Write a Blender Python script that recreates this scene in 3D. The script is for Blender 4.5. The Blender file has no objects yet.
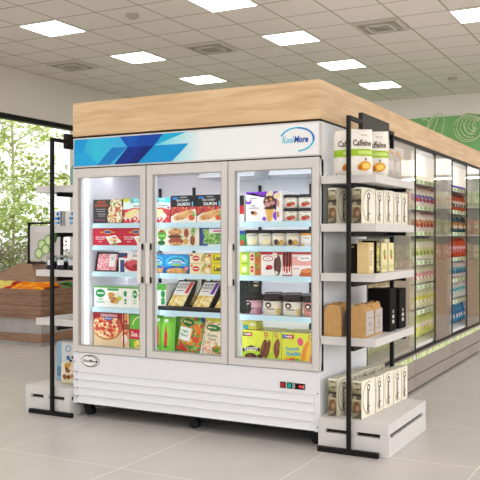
import bpy, math, random
from mathutils import Vector, Matrix
random.seed(7)
PI = math.pi
SC = bpy.context.scene
COL = SC.collection
# ------------------------------------------------------------------ camera
cd = bpy.data.cameras.new('camera'); cam = bpy.data.objects.new('camera', cd); COL.objects.link(cam)
cam.location = (1.969, -4.789, 1.34); cam.rotation_euler = (PI/2, 0, math.radians(28.0))
cd.sensor_width = 36; cd.lens = 808*36/480; cd.shift_y = -2/480; cd.clip_end = 200
SC.camera = cam
# ------------------------------------------------------------------ world and exposure
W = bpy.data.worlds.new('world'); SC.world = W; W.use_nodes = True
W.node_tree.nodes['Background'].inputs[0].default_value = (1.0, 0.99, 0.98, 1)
# added sky gradient, stronger toward +x to brighten the right-facing sides
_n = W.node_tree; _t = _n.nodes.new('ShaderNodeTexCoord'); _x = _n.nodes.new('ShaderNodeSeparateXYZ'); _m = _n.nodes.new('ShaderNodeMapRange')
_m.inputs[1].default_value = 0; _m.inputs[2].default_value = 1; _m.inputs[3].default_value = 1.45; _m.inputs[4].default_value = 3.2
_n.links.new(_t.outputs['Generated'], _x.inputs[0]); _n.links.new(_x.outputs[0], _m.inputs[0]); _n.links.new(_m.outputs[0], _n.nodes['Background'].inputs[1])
SC.view_settings.view_transform = 'Standard'; SC.view_settings.look = 'None'
SC.view_settings.gamma = 1; SC.view_settings.use_curve_mapping = False
SC.view_settings.exposure = -0.08
SC.cycles.use_denoising = True
SC.cycles.max_bounces = 10; SC.cycles.diffuse_bounces = 5; SC.cycles.transparent_max_bounces = 16
SC.cycles.caustics_reflective = False; SC.cycles.caustics_refractive = False
SC.cycles.sample_clamp_indirect = 4
sd = bpy.data.lights.new('sun', 'SUN'); sd.energy = 2.0; sd.angle = math.radians(12); sd.color = (1, .97, .92)
sun = bpy.data.objects.new('sun', sd); COL.objects.link(sun); sun.rotation_euler = (math.radians(62), 0, math.radians(25))
PANEL = 9.0       # strength of the ceiling light panels
LED = 3.3          # strength of the cooler light strips

# ------------------------------------------------------------------ materials
def lin(c):
    if isinstance(c, str):
        c = c.lstrip('#'); c = [int(c[i:i+2], 16)/255 for i in (0, 2, 4)]
    return tuple((x/12.92 if x <= .04045 else ((x+.055)/1.055)**2.4) for x in c)+(1,)
MC = {}
def mat(col, rough=.5, metal=0, var=.04, scale=18, bump=0, spec=.2):
    k = (str(col), rough, metal, var, scale, bump, spec)
    if k in MC: return MC[k]
    m = bpy.data.materials.new('paint_%d' % len(MC)); m.use_nodes = True
    nt = m.node_tree; b = nt.nodes['Principled BSDF']
    b.inputs['Roughness'].default_value = rough; b.inputs['Metallic'].default_value = metal
    b.inputs['Specular IOR Level'].default_value = spec
    c = lin(col)
    tc = nt.nodes.new('ShaderNodeTexCoord'); n = nt.nodes.new('ShaderNodeTexNoise'); n.inputs['Scale'].default_value = scale
    n.inputs['Detail'].default_value = 3
    nt.links.new(tc.outputs['Object'], n.inputs['Vector'])
    r = nt.nodes.new('ShaderNodeValToRGB'); nt.links.new(n.outputs['Fac'], r.inputs['Fac'])
    r.color_ramp.elements[0].position = .3; r.color_ramp.elements[1].position = .7
    r.color_ramp.elements[0].color = tuple(x*(1-var) for x in c[:3])+(1,)
    r.color_ramp.elements[1].color = tuple(min(1, x*(1+var)) for x in c[:3])+(1,)
    nt.links.new(r.outputs[0], b.inputs['Base Color'])
    if bump:
        bp = nt.nodes.new('ShaderNodeBump'); bp.inputs['Strength'].default_value = bump; bp.inputs['Distance'].default_value = .01
        nt.links.new(n.outputs['Fac'], bp.inputs['Height']); nt.links.new(bp.outputs[0], b.inputs['Normal'])
    MC[k] = m; return m
def food(cols, scale=60, rough=.5):
    """patchy food print: several colours in small cells"""
    k = ('food', tuple(cols), scale)
    if k in MC: return MC[k]
    m = bpy.data.materials.new('print_%d' % len(MC)); m.use_nodes = True
    nt = m.node_tree; b = nt.nodes['Principled BSDF']; b.inputs['Roughness'].default_value = rough
    tc = nt.nodes.new('ShaderNodeTexCoord'); v = nt.nodes.new('ShaderNodeTexVoronoi'); v.inputs['Scale'].default_value = scale
    nt.links.new(tc.outputs['Object'], v.inputs['Vector'])
    s = nt.nodes.new('ShaderNodeSeparateColor'); nt.links.new(v.outputs['Color'], s.inputs[0])
    r = nt.nodes.new('ShaderNodeValToRGB'); r.color_ramp.interpolation = 'CONSTANT'
    e = r.color_ramp.elements
    e[0].position = 0; e[0].color = lin(cols[0]); e[1].position = 1/len(cols); e[1].color = lin(cols[1])
    for i in range(2, len(cols)):
        q = e.new(i/len(cols)); q.color = lin(cols[i])
    nt.links.new(s.outputs[0], r.inputs['Fac']); nt.links.new(r.outputs[0], b.inputs['Base Color'])
    MC[k] = m; return m
def emis(col, s):
    k = ('em', str(col), s)
    if k in MC: return MC[k]
    m = bpy.data.materials.new('glow_%d' % len(MC)); m.use_nodes = True; b = m.node_tree.nodes['Principled BSDF']
    b.inputs['Base Color'].default_value = lin(col); b.inputs['Emission Color'].default_value = lin(col); b.inputs['Emission Strength'].default_value = s
    MC[k] = m; return m
def glass(tint='#ffffff', boost=1.0, rough=.0, ior=1.45):
    k = ('glass', tint, boost, rough, ior)
    if k in MC: return MC[k]
    m = bpy.data.materials.new('glass_%d' % len(MC)); m.use_nodes = True; nt = m.node_tree; nt.nodes.clear()
    o = nt.nodes.new('ShaderNodeOutputMaterial'); mx = nt.nodes.new('ShaderNodeMixShader')
    t = nt.nodes.new('ShaderNodeBsdfTransparent'); t.inputs[0].default_value = lin(tint)
    g = nt.nodes.new('ShaderNodeBsdfGlossy'); g.inputs['Roughness'].default_value = rough
    f = nt.nodes.new('ShaderNodeFresnel'); f.inputs[0].default_value = ior
    mm = nt.nodes.new('ShaderNodeMath'); mm.operation = 'MULTIPLY'; mm.use_clamp = True; mm.inputs[1].default_value = boost
    ge = nt.nodes.new('ShaderNodeNewGeometry'); sb = nt.nodes.new('ShaderNodeMath'); sb.operation = 'SUBTRACT'; sb.inputs[0].default_value = 1
    m2 = nt.nodes.new('ShaderNodeMath'); m2.operation = 'MULTIPLY'; nt.links.new(ge.outputs['Backfacing'], sb.inputs[1])
    nt.links.new(f.outputs[0], mm.inputs[0]); nt.links.new(mm.outputs[0], m2.inputs[0]); nt.links.new(sb.outputs[0], m2.inputs[1]); nt.links.new(m2.outputs[0], mx.inputs[0])
    nt.links.new(t.outputs[0], mx.inputs[1]); nt.links.new(g.outputs[0], mx.inputs[2]); nt.links.new(mx.outputs[0], o.inputs[0])
    MC[k] = m; return m
def wood(name, c0, c1, sc=(1.2, 1.2, 14), rough=.5, planks=0, world=False):
    m = bpy.data.materials.new(name); m.use_nodes = True; nt = m.node_tree; b = nt.nodes['Principled BSDF']; b.inputs['Roughness'].default_value = rough
    tc = nt.nodes.new('ShaderNodeTexCoord'); mp = nt.nodes.new('ShaderNodeMapping'); mp.inputs['Scale'].default_value = sc
    nt.links.new(tc.outputs['Object'], mp.inputs[0])
    n = nt.nodes.new('ShaderNodeTexNoise'); n.inputs['Scale'].default_value = 2.2; n.inputs['Detail'].default_value = 8; n.inputs['Distortion'].default_value = .7
    nt.links.new(mp.outputs[0], n.inputs['Vector'])
    r = nt.nodes.new('ShaderNodeValToRGB'); r.color_ramp.elements[0].position = .32; r.color_ramp.elements[1].position = .68
    r.color_ramp.elements[0].color = lin(c0); r.color_ramp.elements[1].color = lin(c1)
    nt.links.new(n.outputs['Fac'], r.inputs['Fac'])
    last = r.outputs[0]
    if planks:
        sx = nt.nodes.new('ShaderNodeSeparateXYZ'); nt.links.new(tc.outputs['Object'], sx.inputs[0])
        a = nt.nodes.new('ShaderNodeMath'); a.operation = 'MODULO'; a.inputs[1].default_value = planks; nt.links.new(sx.outputs[2], a.inputs[0])
        l = nt.nodes.new('ShaderNodeMath'); l.operation = 'LESS_THAN'; l.inputs[1].default_value = .006; nt.links.new(a.outputs[0], l.inputs[0])
        mx = nt.nodes.new('ShaderNodeMix'); mx.data_type = 'RGBA'; nt.links.new(l.outputs[0], mx.inputs[0]); nt.links.new(last, mx.inputs[6])
        mx.inputs[7].default_value = lin('#54402f'); last = mx.outputs[2]
    nt.links.new(last, b.inputs['Base Color']); return m

M_white = mat('#e4e7ec', .35, var=.01); M_white2 = mat('#e0e0de', .45, var=.02); M_grey = mat('#cfccca', .4, var=.02)
M_black = mat('#0c0b0b', .55, var=.1, spec=.25); M_rubber = mat('#1b1b1d', .6); M_gap = mat('#2c2926', .7)
M_rack = mat('#d0cecd', .5, var=.015); M_steel = mat('#8d8d8e', .3, 1)
M_rail = mat('#bcdbe4', .35, var=.02); M_int = mat('#f3f5f6', .4, var=.01)
M_clear = glass('#ffffff', .5); M_door = glass('#f1eeea', 1.8, .03)
M_led = emis('#e9f4ff', LED); M_panel = emis('#fbf8f4', PANEL)
M_fascia = wood('pale_oak', '#c39f75', '#dcbf97', (.9, .9, 9), .5)
M_crate = wood('walnut_board', '#765341', '#98735a', (1.5, 1.5, 16), .6, planks=.125)
M_crate2 = wood('walnut_plain', '#80604c', '#9d7a61', (1.5, 1.5, 16), .6)

# ------------------------------------------------------------------ mesh builder
TXT = {}
def text_mesh(s, bold=0.0, shear=0.0):
    k = (s, bold, shear)
    if k in TXT: return TXT[k]
    cu = bpy.data.curves.new('t', 'FONT'); cu.body = s; cu.size = 1; cu.offset = bold; cu.shear = shear; cu.resolution_u = 2
    o = bpy.data.objects.new('t', cu); COL.objects.link(o)
    dg = bpy.context.evaluated_depsgraph_get(); dg.update()
    me = bpy.data.meshes.new_from_object(o.evaluated_get(dg))
    vs = [(v.co.x, v.co.y) for v in me.vertices]; fs = [tuple(p.vertices) for p in me.polygons]
    bpy.data.objects.remove(o); bpy.data.curves.remove(cu); bpy.data.meshes.remove(me)
    if not vs: vs = [(0, 0), (1, 1)]
    x0 = min(v[0] for v in vs); x1 = max(v[0] for v in vs); y0 = min(v[1] for v in vs); y1 = max(v[1] for v in vs)
    vs = [(v[0]-(x0+x1)/2, v[1]-(y0+y1)/2) for v in vs]
    TXT[k] = (vs, fs, x1-x0, y1-y0); return TXT[k]
class MB:
    def __init__(s): s.v = []; s.f = []; s.m = []; s.mats = []; s.sm = []
    def slot(s, m):
        if isinstance(m, str): m = mat(m)
        if m not in s.mats: s.mats.append(m)
        return s.mats.index(m)
    def add(s, vs, fs, m, smooth=False):
        o = len(s.v); s.v += [tuple(v) for v in vs]; i = s.slot(m)
        for f in fs: s.f.append(tuple(o+k for k in f)); s.m.append(i); s.sm.append(smooth)
    def box(s, x0, y0, z0, x1, y1, z1, m, M=None, faces=None):
        vs = [(x0, y0, z0), (x1, y0, z0), (x1, y1, z0), (x0, y1, z0), (x0, y0, z1), (x1, y0, z1), (x1, y1, z1), (x0, y1, z1)]
        if M: vs = [M @ Vector(v) for v in vs]
        fs = [(0, 3, 2, 1), (4, 5, 6, 7), (0, 1, 5, 4), (1, 2, 6, 5), (2, 3, 7, 6), (3, 0, 4, 7)]
        s.add(vs, fs, m)
        if faces:      # {'front':mat,...}
            n = len(s.m)-6
            for k, mm in faces.items(): s.m[n+{'bottom': 0, 'top': 1, 'front': 2, 'right': 3, 'back': 4, 'left': 5}[k]] = s.slot(mm)
    def prism(s, pts, a, b, m, axis='y'):
        """polygon pts in the other two axes extruded from a to b"""
        def P(p, t): return {'y': (p[0], t, p[1]), 'x': (t, p[0], p[1]), 'z': (p[0], p[1], t)}[axis]
        n = len(pts); vs = [P(p, a) for p in pts]+[P(p, b) for p in pts]
        s.add(vs, [tuple(range(n)), tuple(range(2*n-1, n-1, -1))]+[(i, n+i, n+(i+1) % n, (i+1) % n) for i in range(n)], m)
    def lathe(s, prof, m, n=20, c=(0, 0, 0), squash=1):
        vs = []; fs = []
        for r, z in prof:
            for i in range(n):
                a = 2*PI*i/n; vs.append((c[0]+r*math.cos(a), c[1]+r*math.sin(a)*squash, c[2]+z))
        for j in range(len(prof)-1):
            for i in range(n): fs.append((j*n+i, j*n+(i+1) % n, (j+1)*n+(i+1) % n, (j+1)*n+i))
        fs.append(tuple(range(n-1, -1, -1))); fs.append(tuple(range((len(prof)-1)*n, len(prof)*n)))
        s.add(vs, fs, m, True)
    def tube(s, pts, rs, m, n=8, smooth=True):
        pts = [Vector(p) for p in pts]
        if not hasattr(rs, '__len__'): rs = [rs]*len(pts)
        vs = []; fs = []; up = Vector((0, 0, 1))
        for i, p in enumerate(pts):
            t = (pts[min(i+1, len(pts)-1)]-pts[max(i-1, 0)]).normalized()
            a = t.cross(up)
            if a.length < .05: a = t.cross(Vector((1, 0, 0)))
            a.normalize(); b = a.cross(t)
            for k in range(n):
                q = 2*PI*k/n; vs.append(p+(a*math.cos(q)+b*math.sin(q))*rs[i])
        for j in range(len(pts)-1):
            for i in range(n): fs.append((j*n+i, j*n+(i+1) % n, (j+1)*n+(i+1) % n, (j+1)*n+i))
        fs.append(tuple(range(n-1, -1, -1))); fs.append(tuple(range((len(pts)-1)*n, len(pts)*n)))
        s.add(vs, fs, m, smooth)
    def art(s, o, u, v, w, h, prims, warp=None, e0=.0006, de=.0003):
        """flat print on a w by h face: o corner, u and v unit axes, outward = u x v"""
        o = Vector(o); u = Vector(u); v = Vector(v); n = u.cross(v)
        def P(a, b, k):
            d = e0+de*k+(warp(a, b) if warp else 0)
            return o+u*(a*w)+v*(b*h)+n*d
        def poly(pts, m, k):
            if warp or len(pts) > 4:
                cx = sum(p[0] for p in pts)/len(pts); cy = sum(p[1] for p in pts)/len(pts)
                s.add([P(*p, k) for p in pts]+[P(cx, cy, k)], [(i, (i+1) % len(pts), len(pts)) for i in range(len(pts))], m)
            else: s.add([P(*p, k) for p in pts], [tuple(range(len(pts)))], m)
        for k, q in enumerate(prims):
            t = q[0]
            if t == 'R':
                a0, b0, a1, b1, c = q[1:6]; N = 8 if warp else 1
                for i in range(N):
                    for j in range(N):
                        A = a0+(a1-a0)*i/N; B = b0+(b1-b0)*j/N; A2 = a0+(a1-a0)*(i+1)/N; B2 = b0+(b1-b0)*(j+1)/N
                        s.add([P(A, B, k), P(A2, B, k), P(A2, B2, k), P(A, B2, k)], [(0, 1, 2, 3)], c)
            elif t == 'E':
                a, b, ra, rb, c = q[1:6]; rot = q[6] if len(q) > 6 else 0
                pts = []
                for i in range(20):
                    x = math.cos(2*PI*i/20)*ra*w; y = math.sin(2*PI*i/20)*rb*h
                    X = x*math.cos(rot)-y*math.sin(rot); Y = x*math.sin(rot)+y*math.cos(rot)
                    pts.append((min(1, max(0, a+X/w)), min(1, max(0, b+Y/h))))
                poly(pts, c, k)
            elif t == 'P': poly(q[1], q[2], k)
            elif t == 'T':
                st, a, b, hh, c, mw = q[1:7]; bold = q[7] if len(q) > 7 else .02; rot = q[8] if len(q) > 8 else 0; sh = q[9] if len(q) > 9 else 0
                vs, fs, tw, th = text_mesh(st, bold, sh)
                sy = hh*h/th; sx = min(sy, mw*(h if rot else w)/tw)
                out = []
                for x, y in vs:
                    x *= sx; y *= sy
                    X = x*math.cos(rot)-y*math.sin(rot); Y = x*math.sin(rot)+y*math.cos(rot)
                    out.append(P(a+X/w, b+Y/h, k))
                s.add(out, fs, c)
            elif t == 'A':     # arc stroke: centre, radii, from, to, width(m), colour
                a, b, ra, rb, t0, t1, wd, c = q[1:9]; N = 18
                for i in range(N):
                    qs = []
                    for j, sgn in ((i, 1), (i+1, 1), (i+1, -1), (i, -1)):
                        g = t0+(t1-t0)*j/N; f = 1+sgn*wd/(2*min(ra*w, rb*h))
                        qs.append(P(a+math.cos(g)*ra*f, b+math.sin(g)*rb*f, k))
                    s.add(qs, [(0, 1, 2, 3)], c)
    def mesh(s, name):
        me = bpy.data.meshes.new(name); me.from_pydata(s.v, [], s.f)
        for m in s.mats: me.materials.append(m)
        me.polygons.foreach_set('material_index', s.m); me.polygons.foreach_set('use_smooth', s.sm); me.update(); return me
    def build(s, name, parent=None, loc=None, rot=None, bevel=0):
        o = bpy.data.objects.new(name, s.mesh(name)); COL.objects.link(o)
        if parent: o.parent = parent
        if loc: o.location = loc
        if rot: o.rotation_euler = rot
        if bevel:
            b = o.modifiers.new('bevel', 'BEVEL'); b.width = bevel; b.segments = 2; b.limit_method = 'ANGLE'
        return o
USED = {}
def tag(o, label, cat, group=None):
    if label in USED: print('DUPLICATE LABEL', label)
    USED[label] = 1
    o['label'] = label; o['category'] = cat
    if group: o['group'] = group
    return o
def thing(name, label, cat, loc=(0, 0, 0), rz=0, group=None):
    o = bpy.data.objects.new(name, None); COL.objects.link(o); o.location = loc; o.rotation_euler = (0, 0, rz)
    o.empty_display_size = .05
    return tag(o, label, cat, group)
def struct(name, b, **k):
    o = b.build(name, **k); o['kind'] = 'structure'; return o
def dup(o, loc, rot, label, group=None):
    r = o.copy(); COL.objects.link(r); r.location = loc
    if rot is not None: r.rotation_euler = rot
    r['label'] = label
    if label in USED: print('DUPLICATE LABEL', label)
    USED[label] = 1
    if group: r['group'] = group
    for ch in o.children:
        c = ch.copy(); COL.objects.link(c); c.parent = r
        for g in ch.children:
            d = g.copy(); COL.objects.link(d); d.parent = c
    return r

# ================================================================== SETTING
H = 4.0; XL = -7.13; YB = 10.33; XR = 6.6; YF = -9.0
# floor with procedural tile joints
def floor_mat():
    m = bpy.data.materials.new('porcelain_tile'); m.use_nodes = True; nt = m.node_tree; b = nt.nodes['Principled BSDF']
    tc = nt.nodes.new('ShaderNodeTexCoord'); sp = nt.nodes.new('ShaderNodeSeparateXYZ'); nt.links.new(tc.outputs['Object'], sp.inputs[0])
    masks = []
    for ax, off, size in ((0, 92.86-.0, .92), (1, 97.0, .97)):
        a = nt.nodes.new('ShaderNodeMath'); a.operation = 'ADD'; a.inputs[1].default_value = off if ax else .86+92; nt.links.new(sp.outputs[ax], a.inputs[0])
        q = nt.nodes.new('ShaderNodeMath'); q.operation = 'MODULO'; q.inputs[1].default_value = size; nt.links.new(a.outputs[0], q.inputs[0])
        l = nt.nodes.new('ShaderNodeMath'); l.operation = 'LESS_THAN'; l.inputs[1].default_value = .008; nt.links.new(q.outputs[0], l.inputs[0]); masks.append(l)
    mx = nt.nodes.new('ShaderNodeMath'); mx.operation = 'MAXIMUM'; nt.links.new(masks[0].outputs[0], mx.inputs[0]); nt.links.new(masks[1].outputs[0], mx.inputs[1])
    n = nt.nodes.new('ShaderNodeTexNoise'); n.inputs['Scale'].default_value = 2.2; n.inputs['Detail'].default_value = 6; nt.links.new(tc.outputs['Object'], n.inputs['Vector'])
    r = nt.nodes.new('ShaderNodeValToRGB'); r.color_ramp.elements[0].position = .3; r.color_ramp.elements[1].position = .7
    r.color_ramp.elements[0].color = lin('#bcb7b4'); r.color_ramp.elements[1].color = lin('#c6c1be'); nt.links.new(n.outputs['Fac'], r.inputs['Fac'])
    c = nt.nodes.new('ShaderNodeMix'); c.data_type = 'RGBA'; nt.links.new(mx.outputs[0], c.inputs[0]); nt.links.new(r.outputs[0], c.inputs[6]); c.inputs[7].default_value = lin('#e6e0d8')
    nt.links.new(c.outputs[2], b.inputs['Base Color'])
    rr = nt.nodes.new('ShaderNodeMapRange'); rr.inputs[3].default_value = .27; rr.inputs[4].default_value = .33; nt.links.new(n.outputs['Fac'], rr.inputs[0])
    nt.links.new(rr.outputs[0], b.inputs['Roughness']); b.inputs['Specular IOR Level'].default_value = .5
    return m
b = MB(); b.box(XL, YF, -.1, XR, YB, 0, floor_mat()); struct('floor', b)
# ceiling with tile grid
GX0, GX = -5.23, .615; GY0, GY = 2.82, .622
def ceil_mat():
    m = bpy.data.materials.new('ceiling_tile'); m.use_nodes = True; nt = m.node_tree; b = nt.nodes['Principled BSDF']; b.inputs['Roughness'].default_value = .9
    tc = nt.nodes.new('ShaderNodeTexCoord'); sp = nt.nodes.new('ShaderNodeSeparateXYZ'); nt.links.new(tc.outputs['Object'], sp.inputs[0])
    ms = []
    for ax, off, size in ((0, 5.23+61.5, GX), (1, -2.82+62.2, GY)):
        a = nt.nodes.new('ShaderNodeMath'); a.operation = 'ADD'; a.inputs[1].default_value = off+.012; nt.links.new(sp.outputs[ax], a.inputs[0])
        q = nt.nodes.new('ShaderNodeMath'); q.operation = 'MODULO'; q.inputs[1].default_value = size; nt.links.new(a.outputs[0], q.inputs[0])
        l = nt.nodes.new('ShaderNodeMath'); l.operation = 'LESS_THAN'; l.inputs[1].default_value = .024; nt.links.new(q.outputs[0], l.inputs[0]); ms.append(l)
    mx = nt.nodes.new('ShaderNodeMath'); mx.operation = 'MAXIMUM'; nt.links.new(ms[0].outputs[0], mx.inputs[0]); nt.links.new(ms[1].outputs[0], mx.inputs[1])
    c = nt.nodes.new('ShaderNodeMix'); c.data_type = 'RGBA'; nt.links.new(mx.outputs[0], c.inputs[0]); c.inputs[6].default_value = lin('#ebe1dd'); c.inputs[7].default_value = lin('#b5ad98')
    nt.links.new(c.outputs[2], b.inputs['Base Color']); return m
b = MB(); b.box(XL, YF, H, XR, YB, H+.1, ceil_mat()); struct('ceiling', b)
M_wall = mat('#ddd6d0', .85, var=.03, scale=1.5); M_wall2 = mat('#eee8e3', .85, var=.02, scale=2)
WZ = 3.285; WS = .12
b = MB()
b.box(XL-.25, YF, WZ, XL, YB, H, M_wall); b.box(XL-.25, YF, -.1, XL, YB, WS, M_wall); b.box(XL-.25, 9.4, WS, XL, YB, WZ, M_wall)
struct('wall_left', b)
b = MB(); b.box(XL-.25, YB, -.1, XR+.2, YB+.2, H+.1, M_wall2); struct('wall_back', b)
b = MB(); b.box(XR, YF, 3.45, XR+.2, YB, H+.1, M_wall2)
for yy in (YF, -2.6, 3.8, YB-.3): b.box(XR, yy, -.1, XR+.2, yy+.3, 3.45, M_wall2)
struct('wall_right', b)
# big window: frame and panes
for i, (y0, y1) in enumerate(((-8.9, -4.0), (-4.0, .6), (.6, 6.33), (6.33, 9.4))):
    b = MB(); t = .075
    b.box(XL-.16, y0, WZ-t*1.0, XL-.04, y1, WZ, M_black); b.box(XL-.16, y0, WS, XL-.04, y1, WS+t, M_black)
    for yy, mm in ((y0, M_black if i != 3 else M_white2), (y1-.05, M_black if i != 2 else M_white2)): b.box(XL-.155, yy, WS+t, XL-.045, yy+.05, WZ-t, mm)
    w = struct('window_%d' % (i+1), b)
    g = MB(); g.box(XL-.105, y0+.05, WS+t, XL-.095, y1-.05, WZ-t, M_clear); g.build('window_pane', w)
# green mural on the back wall
b = MB(); mg = mat('#84bb7a', .8, var=.08, scale=3)
b.box(XL+.01, YB-.02, 0.02, .4, YB-.004, 3.605, mg)
mu = tag(b.build('wall_mural'), 'green wall mural with pale chalk vegetable drawings above the wooden canopy', 'mural')
chalk = mat('#d6e6bd', .9, var=.1)
def line_arc(ln, cx, cz, rx, rz, a0, a1, rot=0, w=.011, dy=0):
    pts = []
    for i in range(25):
        a = a0+(a1-a0)*i/24; x = rx*math.cos(a); z = rz*math.sin(a)
        pts.append((cx+x*math.cos(rot)-z*math.sin(rot), YB-.024, cz+x*math.sin(rot)+z*math.cos(rot)))
    ln.tube(pts, w, chalk, 5)
def drawing(arcs):
    ln = MB()
    for a in arcs: line_arc(ln, *a)
    ln.build('chalk_drawing', mu)
drawing([(-1.3+.03*k, 3.37+.01*k, .26*f, .255*f, 0 if k < 2 else .6, 2*PI if k < 2 else 4.6, .3) for k, f in enumerate((1, .93, .78, .62, .46, .3))]+[(-1.28, 3.42-.06*k, .1*f, .16*f, 2.8, 6.9, .2) for k, f in enumerate((1, .7))])
drawing([(-1.93, 3.36, .15, .34, 0, 2*PI, -.35), (-1.98, 3.40, .05, .25, 0, 2*PI, -.45), (-2.18, 3.38, .12, .22, -1, 2.2, -.5)])

# ceiling light panels, vents, detectors
def tile_c(i, j): return GX0+GX*(i+.5), GY0+GY*(j+.5)
pn = MB(); pn.box(-.29, -.29, -.012, .29, .29, -.002, M_panel)
fr = MB()
for a in (-1, 1):
    fr.box(-.305, a*.2975-.0075, -.016, .305, a*.2975+.0075, -.001, M_white2); fr.box(a*.2975-.0075, -.29, -.016, a*.2975+.0075, .29, -.001, M_white2)
rowname = ['first', 'second', 'third', 'fourth', 'fifth', 'sixth', 'seventh', 'eighth', 'ninth', 'tenth']
colname = {0: 'line nearest the window wall', 4: 'line over the freezer', 8: 'line over the cooler aisle', 12: 'fourth line from the windows', 16: 'line nearest the right wall'}
lp = None
for i in (0, 4, 8, 12, 16):
    for jj, j in enumerate(range(-15, 12, 3)):
        x, y = tile_c(i, j)
        lab = 'square white ceiling light, %s, %s from the entrance' % (colname[i], rowname[jj])
        if lp is None:
            lp = thing('ceiling_light', lab, 'ceiling light', (x, y, H), group='square ceiling light panels')
            fr.build('frame', lp); pn.build('diffuser', lp)
        else: dup(lp, (x, y, H), None, lab)
vt = MB(); mv = mat('#d3cbc3', .6); mv2 = mat('#aea69f', .6)
vt.box(-.3, -.3, -.012, .3, .3, -.001, mv)
for k in range(4):
    r = .27-.06*k; z = -.014-.006*k
    for a in (-1, 1):
        vt.box(-r, a*r-.018, z-.01, r, a*r+.018, z+.002, mv2 if k % 2 else mv); vt.box(a*r-.018, -r, z-.01, a*r+.018, r, z+.002, mv2 if k % 2 else mv)
vent = None
for (i, j), lab in (((-2, 3), 'square grey ceiling air vent nearest the window wall'), ((2, 3), 'square grey ceiling air vent between the two left light rows'), ((6, 3), 'square grey ceiling air vent at the right above the canopy corner')):
    x, y = tile_c(i, j)
    if vent is None: vent = tag(vt.build('ceiling_vent', loc=(x, y, H)), lab, 'vent', 'square ceiling air vents')
    else: dup(vent, (x, y, H), None, lab)
sm = MB(); sm.lathe([(.07, 0), (.075, -.02), (.05, -.04), (.0, -.045)], mat('#b9b2aa', .6), 16)
s1 = tag(sm.build('smoke_detector', loc=(-3.69, 3.12, H-.001)), 'small round smoke detector on the ceiling at top left', 'smoke detector')
dup(s1, (-1.21, 8.7, H-.001), None, 'small round smoke detector on the ceiling near the green mural')

# ================================================================== OUTSIDE
b = MB(); b.box(-60, -50, -.4, 50, 50, -.35, mat('#cfcfc6', .9, var=.15, scale=.8)); o = b.build('ground'); o['kind'] = 'structure'
def leaf_tree(x, y, h, crown_r, label, name='tree', n=1500, cols=('#cfe08a', '#b0c766', '#e4eeb0'), seed=0, zlo=.3, ls=.12):
    rnd = random.Random(seed); t = thing(name, label, 'tree' if name == 'tree' else 'shrub', (x, y, -.35), group='%ss outside the window' % name)
    bk = mat('#d3ccbc', .9, var=.2)
    tb = MB(); tips = []
    tb.tube([(0, 0, 0), (.05, .03, h*.4), (-.05, .05, h*.75), (0, 0, h*.95)], [.04, .03, .022, .008], bk, 7)
    for k in range(14):
        z = h*(zlo+.6*rnd.random()); a = rnd.random()*2*PI; L = crown_r*(.6+.4*rnd.random())
        e = (L*math.cos(a), L*math.sin(a), z+.5*L*rnd.uniform(.2, .9)); mid = (e[0]*.5, e[1]*.5, z+.12*L)
        tb.tube([(0, 0, z-.1), mid, e], [.016, .011, .005], bk, 5); tips += [Vector(e), Vector(mid)]
    tb.build('trunk', t)
    lb = MB(); ms = [mat(c, .6, var=.15) for c in cols]
    cl = [(rnd.gauss(0, .45)*crown_r, rnd.gauss(0, .45)*crown_r, h*(zlo+(1-zlo)*rnd.random())) for _ in range(90)]
    for c in cl:
        m = rnd.choice(ms)
        for _ in range(n//90):
            p = Vector((c[0]+rnd.gauss(0, .22), c[1]+rnd.gauss(0, .22), c[2]+rnd.gauss(0, .12)))
            d = Vector((rnd.uniform(-1, 1), rnd.uniform(-1, 1), rnd.uniform(-.8, .4))).normalized(); q = d.cross(Vector((rnd.random(), rnd.random(), 1))).normalized()
            s = ls*rnd.uniform(.6, 1.3)
            lb.add([p, p+d*s*.5+q*s*.28, p+d*s, p+d*s*.5-q*s*.28], [(0, 1, 2, 3)], m)
    lb.build('foliage', t)
leaf_tree(-9.6, 5.6, 5.6, 1.5, 'young pale green tree outside, behind the left shelf post', n=6500, seed=1)
leaf_tree(-10.2, 7.9, 6.2, 1.5, 'young pale green tree outside, closest to the freezer edge', n=6500, seed=2)
leaf_tree(-11.5, 4.9, 6.0, 1.5, 'loose leafy tree outside at the left edge of the window', n=5000, seed=3)
leaf_tree(-13.5, 8.8, 6.8, 1.9, 'taller tree outside in the second row of trees', n=5000, seed=5, cols=('#d0dc9c', '#bfcd88', '#e2ebb8'))
for k, (x, y, lab) in enumerate(((-9.0, 4.6, 'low leafy bush outside at the left edge'), (-9.0, 5.7, 'low leafy bush outside beneath the first tree'), (-9.2, 6.8, 'low leafy bush outside behind the cucumber sign'), (-9.4, 7.9, 'low leafy bush outside nearest the freezer edge'))):
    leaf_tree(x, y, 1.65, .6, lab, 'bush', n=3600, seed=10+k, zlo=.15, cols=('#b3c27c', '#97a864', '#d9dcb4', '#c4b0a4'), ls=.08)
b = MB(); b.box(-.08, -9, 0, .08, 9, 1.25, mat('#b9b3bb', .8, var=.1, scale=3)); b.box(-.1, -9, 1.25, .1, 9, 1.32, mat('#a9a7ad', .8))
tag(b.build('garden_wall', loc=(-16, 8, -.35)), 'long low lilac grey wall outside beyond the trees', 'wall')
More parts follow.
